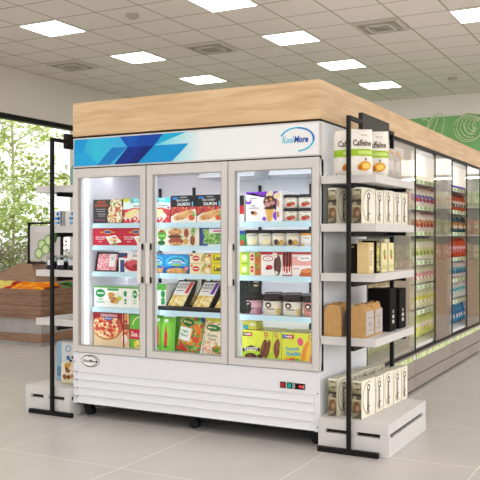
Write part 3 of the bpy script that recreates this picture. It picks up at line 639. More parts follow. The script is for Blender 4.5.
# door 3 shelf 1
b = MB()
carton('slim_red_pack', 'slim black and red pack at the left end of the top right shelf', 'box', -.685, -.637, S1, .185, .15, '#d9dcd4', [('R', 0, .62, 1, 1, '#1c1a1b'), ('R', 0, .3, 1, .62, '#c4252c')])
carton('ice_cream_cone_box', 'white and purple box with a chocolate ice cream cone', 'box', -.622, -.346, S1, .207, .2, '#f2eeea',
   [('P', [(0, .92), (0, 1), (1, 1), (1, .5), (.85, .35), (.8, .8), (.6, .9), (.4, .82), (.2, .96)], '#7a35b8'), ('E', .07, .68, .09, .1, '#7a35b8'), ('E', .07, .73, .06, .06, '#f2eeea'), ('E', .87, .2, .12, .16, '#8a45c4', .5), ('P', [(.9, 1), (1, 1), (1, 0), (.86, 0), (.84, .45)], '#efe8e2'), ('E', .66, .9, .12, .1, '#ead6a8', .8), ('E', .86, .85, .1, .1, '#ead6a8', .4),
    ('P', [(.54, .42), (.78, .42), (.7, .0), (.62, .0)], '#e0ae52'), ('E', .66, .66, .17, .2, '#4a2822'), ('E', .6, .56, .09, .08, '#c08d84'), ('E', .74, .62, .08, .07, '#b57d74'), ('E', .66, .8, .08, .06, '#5a332b'), ('E', .58, .7, .05, .05, '#c08d84'), ('E', .7, .74, .04, .04, '#c98f3f'), ('E', .66, .45, .15, .045, '#4a2822'), ('T', 'Haagen-Dazs', .22, .78, .05, '#5a4b56', .34), ('T', 'Vanilla', .2, .54, .05, '#7a6a6a', .25), ('T', 'Caramel Cone', .22, .46, .05, '#7a6a6a', .34), ('E', .24, .28, .09, .06, '#c98f3f'), ('E', .2, .31, .06, .05, '#4a2a1c'), ('E', .52, .1, .05, .07, '#8a45c4', .6),
    ('E', .9, .6, .03, .12, '#c98f3f'), ('E', .9, .25, .03, .1, '#c98f3f')])
def tub(label, x, y, z, r, h, body, art, name='ice_cream_tub', lid='#2c2220', group=None, lidh=.022):
    t = thing(name, label, 'tub', (x, y, z+.001), group=group)
    b = MB(); mb = mat(body, .4); r0 = r*.93
    hb = h-lidh
    b.lathe([(r0, 0), (r, hb)], mb, 24)
    # print wrapped around the tub
    for k, q in enumerate(art):
        if q[0] == 'E':
            _, a, c, ra, rc, cc = q; pts = [(a+ra*math.cos(2*PI*i/16), c+rc*math.sin(2*PI*i/16)) for i in range(16)]
            def P(p): 
                an = -PI/2+.35+(p[0]-.5)*PI*.8; rr = r0+(r-r0)*p[1]+.0008+.0003*k; return (rr*math.cos(an), rr*math.sin(an), hb*p[1])
            b.add([P(p) for p in pts]+[P((a, c))], [(i, (i+1) % 16, 16) for i in range(16)], cc)
        elif q[0] == 'R':
            _, a0, c0, a1, c1, cc = q; N = 8
            def P(p):
                an = -PI/2+.35+(p[0]-.5)*PI*.8; rr = r0+(r-r0)*p[1]+.0008+.0003*k; return (rr*math.cos(an), rr*math.sin(an), hb*p[1])
            for i in range(N):
                A = a0+(a1-a0)*i/N; B = a0+(a1-a0)*(i+1)/N; b.add([P((A, c0)), P((B, c0)), P((B, c1)), P((A, c1))], [(0, 1, 2, 3)], cc)
        elif q[0] == 'T':
            _, st, a, c, hh, cc, mw = q; vs, fs, tw, th = text_mesh(st, .02); sy = hh*hb/th; arc = r*PI*.8; sx = min(sy, mw*arc/tw)
            out = []
            for vx, vy in vs:
                p = (a+vx*sx/arc, c+vy*sy/hb); an = -PI/2+.35+(p[0]-.5)*PI*.8; rr = r0+(r-r0)*p[1]+.001+.0003*k; out.append((rr*math.cos(an), rr*math.sin(an), hb*p[1]))
            b.add(out, fs, cc)
    b.build('cup', t)
    b = MB(); b.lathe([(r*1.05, hb-.004), (r*1.06, hb+lidh*.8), (r*.98, h)], mat(lid, .4), 24); b.build('lid', t)
    return t
strawart = [('T', 'Strawberry', .5, .82, .1, '#6a5348', .7), ('R', .1, .6, .9, .62, '#cdbfae'), ('E', .4, .3, .16, .2, '#b63a2e'), ('E', .6, .38, .12, .16, '#c9523f'), ('E', .52, .5, .06, .08, '#5f8a3c')]
for i, x in enumerate((-.302, -.194)):
    for j in range(2):
        tub('cream strawberry tub with dark lid, %s, %s of its stack' % (('beside the cone box', 'by the right door frame')[i], ('bottom', 'top')[j]), x, .23, S1+j*.092, .053, .09, '#ece5d6', strawart, group='strawberry tubs in stacks of two', lidh=.016)
carton('slim_green_pack', 'slim green pack at the left end of the second right shelf', 'box', -.685, -.63, S2, .108, .15, '#3a9a4a', [('R', 0, .75, 1, 1, '#2c4a9a'), ('E', .6, .2, .3, .2, '#c94a3a')])
vart = [('T', 'Vanilla Bean', .5, .8, .1, '#6a6048', .7), ('R', .2, .55, .8, .57, '#d7ceb6'), ('E', .55, .35, .2, .2, '#efe6b4'), ('E', .4, .25, .1, .12, '#f3edc8')]
cart = [('T', 'Cookie Dough', .5, .82, .1, '#5a4a3c', .7), ('E', .34, .3, .15, .22, '#3c2a22'), ('E', .62, .28, .15, .2, '#d0a648'), ('E', .48, .2, .08, .1, '#8c6a3c')]
for i, x in enumerate((-.602, -.497)):
    tub('pale vanilla ice cream tub with dark lid, %s of the pair' % ('left', 'right')[i], x, .23, S2, .052, .112, '#eeead9', vart, group='vanilla tubs on the second shelf', lidh=.02)
for i, x in enumerate((-.392, -.287)):
    tub('cream cookie ice cream tub with dark lid, %s of the pair' % ('left', 'right')[i], x, .23, S2, .052, .112, '#ece4d2', cart, group='cookie tubs on the second shelf', lidh=.02)
tub('white ice cream tub with an orange splash at the right end', -.178, .23, S2, .054, .112, '#efe9e2', [('R', 0, .8, 1, 1, '#e3a23f'), ('T', 'Mango', .45, .6, .12, '#6a4a3c', .5), ('E', .85, .3, .2, .3, '#e27a2c'), ('E', .2, .1, .1, .1, '#e9b13c')], lidh=.02)
# door 3 shelf 3
for j in range(2):
    nm = ('lower', 'upper')[j]
    carton('lime_snack_box', 'yellow green snack box, %s of its stack' % nm, 'box', -.685, -.597, S3+j*.08, .078, .2, '#a9cf3c', [('R', 0, 0, .4, 1, '#d8dd55'), ('E', .6, .5, .2, .3, '#e8efc8')])
    carton('taco_shell_box', 'cream and red snack box, %s of its stack' % nm, 'box', -.594, -.555, S3+j*.08, .078, .2, '#e9dcae', [('E', .5, .55, .35, .3, '#c9272e'), ('R', .2, .5, .8, .58, '#f1e6da')])
    carton('orange_snack_box', 'orange and green snack box, %s of its stack' % nm, 'box', -.552, -.508, S3+j*.08, .078, .2, '#d9823a', [('E', .5, .4, .4, .35, '#b8662a'), ('P', [(0, .6), (.5, 1), (0, 1)], '#4f9a35'), ('E', .6, .7, .2, .12, '#5fa63c')])
carton('ice_cream_bar_box', 'white and red box with a chocolate ice cream bar', 'box', -.505, -.345, S3, .163, .2, '#f0ece6',
   [('R', 0, .88, 1, 1, '#c93038'), ('E', .33, .72, .25, .12, '#c93038'), ('E', .33, .72, .21, .085, '#f6f1ec'), ('T', 'Dreyers', .33, .72, .06, '#5a2a28', .34), ('E', .4, .35, .16, .1, '#c2303c'), ('E', .3, .3, .08, .06, '#7a1c28'), ('E', .78, .45, .17, .45, '#4b2a22'), ('E', .8, .5, .1, .33, '#6b4034'), ('E', .65, .85, .14, .12, '#eadfd2'), ('E', .72, .12, .1, .08, '#d9cbbd')])
carton('ice_cream_bar_box', 'maroon striped box next to the chocolate bar box', 'box', -.342, -.277, S3, .163, .2, '#b04a44', [('R', .1, .45, .3, 1, '#4b2520'), ('R', .42, .4, .62, 1, '#4b2520'), ('R', .74, .45, .94, 1, '#4b2520'), ('R', 0, .05, 1, .38, '#eadcd6'), ('E', .2, .3, .1, .12, '#b92d38'), ('E', .5, .25, .1, .14, '#b92d38'), ('E', .8, .3, .1, .12, '#b92d38')])
carton('ice_cream_bar_box', 'white and pink box with an orange glazed treat', 'box', -.273, -.095, S3, .163, .2, '#efe4de',
   [('R', 0, .45, 1, .8, '#e6a9a2'), ('R', 0, .9, 1, 1, '#c94a48'), ('E', .52, .74, .3, .12, '#f7f2ee'), ('T', 'Haagen-Dazs', .52, .74, .07, '#4a2a30', .46), ('P', [(.3, 0), (.4, .28), (.7, .35), (1, .2), (1, 0)], '#c6663a'), ('E', .6, .22, .2, .08, '#e08a50'), ('R', .05, .3, .3, .33, '#a86a68')])
# door 3 shelf 4
for i, x in enumerate((-.665, -.63, -.592)):
    b = pouch(.09, .24, .016, '#22271f', [('R', .3, .9, .7, .94, '#d9d3c4'), ('E', .5, .82, .2, .03, '#d9c9a0')], 'bag')
    tag(b.build('dark_snack_bag', loc=(x+.01, .2+.0*i, S4+.002), rot=(math.radians(-5), math.radians(6), math.radians(38))), 'dark olive snack bag leaning at the left, %s of three' % ('leftmost', 'middle', 'rightmost')[i], 'bag', 'dark snack bags behind the pink tub')
tt = lambda c: [('E', .3, .68, .16, .2, '#2b2224'), ('E', .3, .66, .07, .1, '#e9dcc8'), ('R', .12, .38, .72, .41, '#6a565c'), ('T', 'Talenti', .4, .44, .13, '#43363a', .5), ('R', .15, .2, .6, .22, c), ('E', .8, .25, .14, .25, c)]
for i, (x, col, ac, lab) in enumerate(((-.60, '#d9abb8', '#b87a8c', 'pink gelato tub with dark lid, leftmost of the front row'), (-.447, '#ece5d0', '#d8c27a', 'cream gelato tub with dark lid right of the pink one'), (-.297, '#ece6d4', '#d8c27a', 'cream gelato tub with dark lid, third of the front row'), (-.152, '#dd9c90', '#c9606c', 'salmon pink gelato tub at the right door frame'))):
    tub(lab, x, .245, S4, .066, .142, col, tt(ac), name='gelato_tub', group='gelato tubs in the front row', lidh=.042)
for i, x in enumerate((-.515, -.365, -.22)):
    tub('cream gelato tub in the back row, %s one' % ('left', 'middle', 'right')[i], x, .40, S4, .066, .142, '#e6dcc0', tt('#d8c27a'), name='gelato_tub', group='gelato tubs in the back row', lidh=.042)
# door 3 bottom
def popbox(x0, x1, lab, chocolate):
    cc = '#6b3a2c' if chocolate else '#e0a030'
    A = [('R', 0, 0, 1, .3, '#b5d63a' if chocolate else '#dcdc3a'), ('R', .02, .8, .34, .93, '#3b3230' if chocolate else '#2b4fa3'), ('R', .17, .81, .33, .92, '#d23b3b'), ('T', 'Popsicle', .18, .865, .08, '#ffffff', .28, .03), ('T', '12', .8, .9, .13, '#c9285a', .14, .04), ('T', 'POPS', .8, .79, .05, '#c9285a', .12, .02)]
    if chocolate:
        A += [('P', [(.02, .38), (.3, .5), (.6, .42), (.6, .3), (.3, .36), (.03, .26)], '#2f211c'), ('T', 'FUDGE POPS', .31, .38, .12, '#f4f0e6', .5, .03, .08), ('E', .3, .12, .2, .12, '#4b2a1e'), ('E', .25, .15, .08, .05, '#7a4a36'), ('E', .72, .4, .09, .34, cc, -.25), ('E', .85, .4, .07, .34, '#7d4a36', -.25), ('E', .7, .45, .03, .2, '#8c5a44', -.25), ('E', .58, .15, .07, .06, '#4b2a1e')]
    else:
        A += [('T', 'Popsicle', .3, .46, .14, '#4aa5d8', .5, .03, .08), ('T', 'Paradise', .33, .32, .14, '#4aa5d8', .5, .03, .08), ('E', .52, .72, .08, .13, '#e0587c', .2), ('E', .66, .42, .08, .36, '#e38a3c', -.3), ('E', .78, .42, .08, .36, '#e9c03c', -.3), ('E', .86, .3, .05, .28, '#d95a6c', -.3), ('E', .3, .12, .1, .06, '#d95a4c'), ('E', .45, .1, .08, .06, '#7ab53c'), ('E', .15, .12, .07, .05, '#e9a03c')]
    return carton('ice_pop_box', lab, 'box', x0, x1, SB, .205, .24, '#dbe04a', A, top='#b9b04a')
popbox(-.652, -.42, 'lime yellow fudge pops box at bottom right of the freezer', True)
carton('ice_pop_box', 'side of a lime yellow pops box between the fudge and fruit boxes', 'box', -.417, -.352, SB, .2, .24, '#d3dc48', [('T', '12', .4, .9, .12, '#c9285a', .5, .04), ('E', .45, .42, .35, .3, '#7d4a36'), ('E', .6, .6, .25, .2, '#8c5a44'), ('R', 0, 0, 1, .12, '#a9cf3c')], top='#b9b04a')
popbox(-.348, -.085, 'yellow fruit pops box at the bottom right corner of the freezer', False)
carton('small_yellow_pack', 'small yellow and teal pack lying on top of the fudge pops box', 'pack', -.67, -.565, SB+.206, .055, .1, '#e2dc50', [('R', 0, .0, .4, .5, '#4fb5c0'), ('E', .7, .6, .2, .2, '#e9f0e0')], y=.22)
# ================================================================== END RACKS
def rack(sg, lab, xs, zs, mirror_label):
    """sg +1 right of the freezer, -1 left; xs = x of the freezer side face"""
    t = thing('display_rack', lab, 'rack', (xs, 0, 0), group='white shelf racks on both ends of the freezer')
    def X(a, b2): return (min(sg*a, sg*b2), max(sg*a, sg*b2))
    b = MB(); pp = .205 if sg > 0 else .14
    def bx(x0, x1, y0, y1, z0, z1, m=M_black, bb=None): x0, x1 = X(x0, x1); (bb or b).box(x0, y0, z0, x1, y1, z1, m)
    if sg > 0: bx(.012, .408, -.078, -.046, 0, .032)
    else: bx(-.04, .375, -.078, -.046, 0, .032)
    bx(pp, pp+.024, -.076, -.050, .032, 2.098); bx(pp, pp+.026, -.048, .80, 2.072, 2.098); bx(pp, pp+.026, .80, .828, .06, 2.098)
    b.build('frame', t, bevel=.002)
    b = MB(); bx(pp-.001, pp+.027, *((.15, .71) if sg > 0 else (.082, .60)), 2.03, 2.145, mat('#262322', .4), b); b.build('sign_plate', t, bevel=.001)
    for z in zs:
        b = MB(); x0, x1 = X(.006, .37)
        b.box(x0, 0, z-.05, x1, .845, z, M_rack); b.box(x0+.003, -.002, z-.014, x1-.003, 0, z-.011, M_grey)
        s = b.build('shelf', t, bevel=.003)
        k = MB(); xa, xb = X(pp+.002, pp+.024); k.box(xa, .0, z-.082, xb, .80, z-.051, M_black); xa, xb = X(.02, .35); k.box(xa, .70, z-.075, xb, .72, z-.051, M_black); k.build('bracket', s)
    b = MB(); ex = .467 if sg > 0 else .44; x0, x1 = X(.004, ex)
    b.box(x0, -.04, .14, x1, .80, .207, M_rack); b.box(x0, -.04, 0, x1, .80, .115, M_rack); b.box(x0+.02, -.01, .115, x1-.02, .78, .14, M_gap)
    for a0, a1 in ((.004, .055), (.205, .26), (ex-.057, ex)):
        p0, p1 = X(a0, a1); b.box(p0, -.04, .115, p1, -.012, .14, M_rack)
    xe0, xe1 = X(ex-.037, ex); b.box(xe0, .72, .115, xe1, .80, .14, M_rack)
    b.build('base', t, bevel=.003)
    return t
RZ = (1.735, 1.431, 1.117, .714); LZ = (1.74, 1.431, 1.095, .72)
rack(1, 'white shelf rack with black metal frame on the right end of the freezer', 0, RZ, '')
rack(-1, 'white shelf rack with black metal frame on the left end of the freezer', -2.0, LZ, '')
# snack pouches on the top shelf
def cof():
    return pouch(.165, .30, .035, '#ebe7df', [('T', 'Morning', .62, .86, .035, '#5c524a', .4, .01), ('T', 'Caffeine', .53, .69, .14, '#6f6256', .74, .03), ('R', 0, .41, 1, .56, '#9cc32c'), ('R', .35, .45, .95, .52, '#c8dc7c'),
      ('E', .62, .2, .26, .1, '#e0a030', .15), ('E', .66, .2, .16, .06, '#f0cf6a', .15), ('E', .42, .17, .1, .06, '#c9741f'), ('E', .65, .34, .04, .03, '#8c7a6a'), ('R', .06, .03, .12, .06, '#8c8278')], 'bag')
for i, (x, y, rz, lab) in enumerate(((.125, .15, 22, 'white snack pouch with green band, left of the front post on the top shelf'), (.225, .13, 38, 'white snack pouch with green band, middle one right of the front post'), (.275, .285, 22, 'white snack pouch with green band, rightmost in front of the grey pouch'))):
    b = cof(); tag(b.build('snack_pouch', loc=(x, y, RZ[0]+.002), rot=(math.radians(-3), 0, math.radians(rz))), lab, 'bag', 'white snack pouches with a green band')
b = pouch(.17, .21, .03, '#bdb6b0', [('A', .5, .45, .42, .5, 0, PI, .008, '#d9a650'), ('R', .05, 0, .09, .45, '#d9a650'), ('R', .91, 0, .95, .45, '#d9a650'), ('R', .2, .3, .8, .6, '#cfcac6')], 'bag')
for y, lab in ((.50, 'grey pouch with amber outline behind the white snack pouches'), (.64, 'grey pouch with amber outline at the back end of the top shelf')):
    o = tag((b if y == .50 else b).build('grey_pouch', loc=(.27, y, RZ[0]+.002), rot=(0, 0, math.radians(55))), lab, 'bag')
# cream chocolate cartons
def sidebox(name, x0, x1, y0, y1, z, h, col, front, side, lab, cat='box', group=None, rz=0, top=None):
    b = MB(); m = mat(col, .45) if isinstance(col, str) else col; w = x1-x0; d = y1-y0; tp = mat(top, .45) if top else m
    b.box(-w/2, 0, 0, w/2, d, h, m, faces={'top': tp})
    b.art((-w/2, 0, 0), (1, 0, 0), (0, 0, 1), w, h, front); b.art((w/2, 0, 0), (0, 1, 0), (0, 0, 1), d, h, side)
    return tag(b.build(name, loc=((x0+x1)/2, y0, z+.001), rot=(0, 0, math.radians(rz))), lab, cat, group)
olive = food(['#6b6650', '#857e62', '#4f4a38', '#9a9272'], 30)
chfront = [('R', 0, 0, 1, .95, olive), ('R', .1, .8, .9, .9, '#b5af95'), ('R', 0, .6, 1, .66, '#3c352a'), ('E', .5, .3, .35, .16, '#75523a'), ('R', 0, .45, 1, .5, '#b3aa8c'), ('E', .6, .28, .2, .08, '#a58262')]
chside = [('E', .5, .5, .42, .45, '#a8a27a'), ('E', .54, .5, .42, .42, '#eeebdd'), ('T', 'Chocolat', .50, .48, .2, '#4a211e', .78, .045, PI/2*3), ('R', .3, .08, .75, .1, '#c9c4ae')]
onames = ('first', 'second', 'third', 'fourth', 'fifth')
for shelfz, h, where, grp in ((RZ[1], .226, 'on the second shelf', 'cream chocolate cartons on the second shelf'), (.207, .237, 'on the rack base', 'cream chocolate cartons on the rack base')):
    for c, (x0, x1, nm) in enumerate(((.045, .105, 'inner row'), (.205, .27, 'outer row'))):
        for i in range(5):
            y0 = (.02, .246, .382, .560, .708)[i]; dd = (.218, .13, .172, .142, .112)[i]; j = .073*y0
            sidebox('chocolate_carton', x0+j, x1+j, y0, y0+dd, shelfz, h-(.0, .006, .0, .004, .006)[i], '#e9e5d4', chfront, chside, 'cream carton with oval script print %s, %s, %s from front' % (where, nm, onames[i]), group=grp, rz=-4.2, top='#cdc9b4')
# third shelf
pat = food(['#2b2623', '#d8cf9a', '#a0a83c', '#c9b56a', '#3c352c'], 70)
crp = [('R', .1, .02, .9, .98, '#e4dcae'), ('E', .5, .65, .2, .13, '#8da03c'), ('E', .55, .5, .15, .08, '#b9653a'), ('R', .15, .1, .85, .25, '#d3c98f')]
sidebox('tea_box', .186, .232, .03, .14, RZ[2], .185, mat('#110f0e', .75, spec=.15), [('E', .5, .9, .2, .03, '#8a7a3a')], [], 'slim black box at the left front of the third shelf')
sidebox('tea_box', .243, .318, .02, .12, RZ[2], .193, '#d6bf8a', [('R', .06, .93, .94, .95, '#b9a06c'), ('T', 'tea', .3, .96, .02, '#7a6238', .3)], [('R', .2, .1, .8, .85, '#e6ddc0'), ('T', 'Sencha', .5, .5, .25, '#a5563a', .5, .01, PI/2*3)], 'pale wooden box between the black boxes on the third shelf')
sidebox('tea_box', .235, .33, .13, .20, RZ[2], .205, mat('#12100f', .75, spec=.15), [], [('R', .1, .05, .9, .95, pat), ('E', .5, .7, .3, .1, '#d2c638')], 'black box with yellow print behind the pale wooden box')
sidebox('tea_box', .255, .33, .23, .36, RZ[2], .19, '#d9cf9c', [], crp, 'cream box with green print, nearer of the two on the third shelf')
sidebox('tea_box', .255, .33, .375, .50, RZ[2], .19, '#d9cf9c', [], crp, 'cream box with green print, farther of the two on the third shelf')
sidebox('tea_box', .06, .25, .55, .66, RZ[2], .215, '#dcd6b8', [('R', .05, .55, .95, .9, pat)], [('R', .1, .5, .9, .9, pat)], 'wide cream box with dark leaf pattern at the back of the third shelf')
# fourth shelf
def kraft(x, y, lab, w=.115, d=.17, h=.20):
    t = thing('kraft_bag', lab, 'bag', (x, y, RZ[3]+.001), group='kraft paper bags on the fourth shelf')
    b = MB(); m = mat('#bf9660', .7, var=.09, scale=30, bump=.3)
    prof = [(0, 1, 1), (.08, 1.03, 1.02), (.6, 1.04, 1.0), (.8, 1.0, 1.0), (.9, .82, .98), (.96, .6, .97), (1.0, .5, .94)]
    n = 9; vs = []; fs = []; rings = []
    rnd = random.Random(int(x*1000+y*100))
    for zz, sx, sy in prof:
        ring = []
        for (px_, py_) in [(-1, -1+2*i/n) for i in range(n)]+[(-1+2*i/3, 1) for i in range(3)]+[(1, 1-2*i/n) for i in range(n)]+[(1-2*i/3, -1) for i in range(3)]:
            jz = (rnd.uniform(-.012, .012) if zz > .85 else 0); jx = rnd.uniform(-.003, .003)
            ring.append((px_*sx*w/2+jx, d/2+py_*sy*d/2, zz*h+jz))
        rings.append(ring)
    N = len(rings[0])
    for r in rings: vs += r
    for j in range(len(rings)-1):
        for i in range(N): fs.append((j*N+i, j*N+(i+1) % N, (j+1)*N+(i+1) % N, (j+1)*N+i))
    fs = [tuple(reversed(f)) for f in fs]
    fs.append(tuple(range((len(rings)-1)*N, len(rings)*N)))
    b.add(vs, fs, m, False); b.build('paper_bag', t)
    b = MB(); b.art((w/2*1.045, .012, .012), (0, 1, 0), (0, 0, 1), d-.024, h*.76, [('R', 0, 0, 1, 1, '#b9b4b0'), ('R', .15, .7, .85, .74, '#8f8a86'), ('E', .5, .45, .2, .12, '#a39e9a'), ('R', .2, .2, .8, .23, '#8f8a86')], e0=.0015); b.build('label', t)
kraft(.075, .03, 'kraft paper bag with a grey label, left of the front post'); kraft(.235, .02, 'kraft paper bag with a grey label, front one right of the post'); kraft(.235, .20, 'kraft paper bag with a grey label, rear one right of the post')
gly = [('R', .35, .18, .65, .26, '#cfc9c0'), ('R', .35, .3, .65, .38, '#cfc9c0'), ('R', .4, .42, .6, .5, '#a59f96')]
sidebox('black_box', .17, .325, .43, .57, RZ[3], .285, mat('#0f0d0c', .75, spec=.15), [], gly, 'tall black box with white marks behind the kraft bags', rz=0)
sidebox('black_box', .19, .33, .63, .78, RZ[3], .275, mat('#0f0d0c', .75, spec=.15), [], gly, 'tall black box with white marks at the back end of the fourth shelf')
# left rack goods
t = thing('teal_bottle', 'teal bottle at the inner end of the upper left shelf', 'bottle', (-2.065, .10, LZ[0]+.001))
b = MB(); b.lathe([(.035, 0), (.038, .01), (.038, .13), (.02, .16)], mat('#7fa79f', .3), 16); b.build('bottle_body', t); b = MB(); b.lathe([(.016, .158), (.016, .185)], mat('#d9d6cf', .4), 12); b.build('cap', t)
fl = [('E', .62, .8, .14, .12, '#2f7fd0'), ('E', .45, .5, .12, .11, '#3f9ad8'), ('E', .7, .5, .13, .12, '#1c3f9c'), ('E', .5, .2, .13, .11, '#7fc0e0'), ('E', .72, .22, .1, .1, '#2b6fc4'), ('R', .88, 0, 1, 1, '#3a4a66')]
carton('tissue_box', 'white box with blue dot flowers, left one on the left rack', 'box', -2.285, -2.18, LZ[1], .118, .12, '#e4e4e2', fl, y=.08)
carton('tissue_box', 'white box with blue dot flowers, right one on the left rack', 'box', -2.145, -2.03, LZ[1], .118, .12, '#e4e4e2', fl, y=.08)
jar0 = None
for i, x in enumerate((-2.295, -2.195, -2.085)):
    lab = 'glass jar of dark preserve with pale label, %s on left rack' % ('outermost', 'middle', 'closest to the freezer')[i]
    if jar0 is None:
        jar0 = thing('glass_jar', lab, 'jar', (x, .10, LZ[2]+.001), group='dark jars on the left rack')
        b = MB(); b.lathe([(.042, 0), (.046, .006), (.046, .06)], mat('#2b2a33', .2), 20); b.build('preserve', jar0)
        b = MB(); b.lathe([(.0475, .001), (.0475, .085), (.04, .095)], glass('#dfe6ea', 1.0), 20); b.build('jar_glass', jar0)
        b = MB(); b.lathe([(.042, .094), (.043, .108)], mat('#b9b4ac', .3, .6), 20); b.build('lid', jar0)
        b = MB()
        for k in range(6):
            a0 = -PI/2-.1+k*.18; a1 = a0+.18; r = .0482
            b.add([(r*math.cos(a0), r*math.sin(a0), .035), (r*math.cos(a1), r*math.sin(a1), .035), (r*math.cos(a1), r*math.sin(a1), .075), (r*math.cos(a0), r*math.sin(a0), .075)], [(0, 1, 2, 3)], '#dfe4ea')
        b.build('label', jar0)
    else: dup(jar0, (x, .10, LZ[2]+.001), None, lab)
carton('cereal_box', 'white and blue box standing behind the cookie bag', 'box', -2.37, -2.13, .207, .30, .07, '#d9dcdc',
   [('R', 0, 0, .22, 1, '#8fb0c8'), ('R', .03, .1, .19, .35, '#5a86ac'), ('E', .5, .84, .12, .09, '#8fb0c8'), ('E', .5, .84, .07, .05, '#d9dcdc'), ('E', .5, .6, .08, .06, '#4a7aa8'), ('E', .6, .52, .06, .05, '#3c3a3c'), ('E', .7, .62, .07, .04, '#5a5a5e'), ('E', .85, .55, .08, .06, '#d0a040'), ('E', .4, .45, .07, .05, '#4a7aa8')], y=.24)
b = pouch(.14, .17, .03, '#e6dcc0', [('E', .5, .85, .2, .12, '#c9963c'), ('E', .55, .62, .15, .1, '#8a5a34'), ('E', .45, .72, .08, .05, '#3c2a20'), ('E', .35, .35, .13, .1, '#9c5a34'), ('E', .6, .33, .12, .1, '#7a4526'), ('E', .8, .38, .1, .09, '#c98a44'), ('E', .4, .25, .06, .04, '#3c2a20')], 'bag')
tag(b.build('cookie_bag', loc=(-2.145, .12, .209), rot=(math.radians(-3), 0, math.radians(8))), 'cream cookie bag on the base of the left rack', 'bag')

# ================================================================== GLASS COOLERS
M_led2 = emis('#f9f8f4', 13.0); M_cool = mat('#958c85', .4, var=.02); M_tag = food(['#c9dc9a', '#e3ead0', '#b4cf74', '#dfe8c6'], 18)
CZ = (1.88, 1.633, 1.392, 1.117, .886, .65); CF = .39
def cooler(y0, y1, lab, panes, lit=True):
    c = thing('glass_cooler', lab, 'cooler', (0, y0, 0), group='tall glass coolers in a row beyond the freezer')
    L = y1-y0-.004; b = MB()
    b.box(-1.0, 0, .33, -.95, L, 2.165, M_int); b.box(-.95, 0, .33, -.05, .02, 2.165, M_int); b.box(-.95, L-.02, .33, -.05, L, 2.165, M_int)
    b.box(-.95, .02, 2.12, -.03, L-.02, 2.165, M_int); b.box(-.95, .02, .33, -.03, L-.02, CF-.01, M_white2)
    b.box(-.12, .02, 1.92, -.10, L-.02, 2.12, emis('#efece6', .5))  # header panel is no lamp, its faint glow only makes it lighter
    b.build('cabinet', c)
    b = MB(); b.box(-1.0, 0, .06, -.03, L, .33, M_gap); b.box(-1.0, 0, 0, -.05, L, .06, M_gap)
    b.box(-.03, .004, .02, 0, L-.004, .128, M_cool); b.box(-.03, .004, .137, 0, L-.004, .314, M_cool); b.box(-.03, .004, .316, 0.004, L-.004, .328, M_cool)
    k = b.build('kick_panel', c)
    b = MB(); b.box(-.004, .03, .268, .002, L-.1, .31, M_tag); b.build('price_rail', k)
    b = MB(); b.box(.0, L-.075, .275, .006, L-.02, .312, '#efeeea'); b.build('tag_holder', k)
    f = MB()
    f.box(-.04, 0, .33, 0, L, .352, M_black); f.box(-.04, 0, 2.14, 0, L, 2.166, M_black)
    for yy, ww in ((0, .008), (L/2-.006, .013), (L-.008, .008)): f.box(-.009, yy, .352, 0, yy+ww, 2.14, M_black)
    d = f.build('door_frame', c)
    for (a, bb, xx) in panes:
        g = MB(); g.box(xx-.006, a*L+.012, .354, xx, bb*L-.012, 2.138, M_door); g.build('sliding_glass', c)
    for z in CZ:
        b = MB(); b.box(-.60, .022, z-.02, -.12, L-.022, z, M_white2); s = b.build('shelf', c)
        r = MB(); r.box(-.12, .022, z-.03, -.108, L-.022, z+.012, '#e4e6de')
        n = 8
        for i in range(n): r.box(-.108, .05+i*(L-.1)/n, z-.024, -.1065, .05+i*(L-.1)/n+.09, z+.006, '#a8c987')
        r.build('price_rail', s)
    b = MB(); b.box(-.19, .05, 2.10, -.14, L-.05, 2.12, M_led2); b.build('light_or_fill_strip', c)
    return c
YC = (.912, 2.205, 3.565, 4.93, 6.29)
cooler(YC[0], YC[1], 'glass cooler nearest the freezer, behind the right rack', ((0, .5, -.004), (.5, 1, -.004)))
cooler(YC[1], YC[2], 'second glass cooler from the freezer with its near half open', ((.5, 1, -.004), (.5, 1, -.022)))
cooler(YC[2], YC[3], 'third glass cooler from the freezer at the right photo edge', ((.5, 1, -.004), (.5, 1, -.022)))
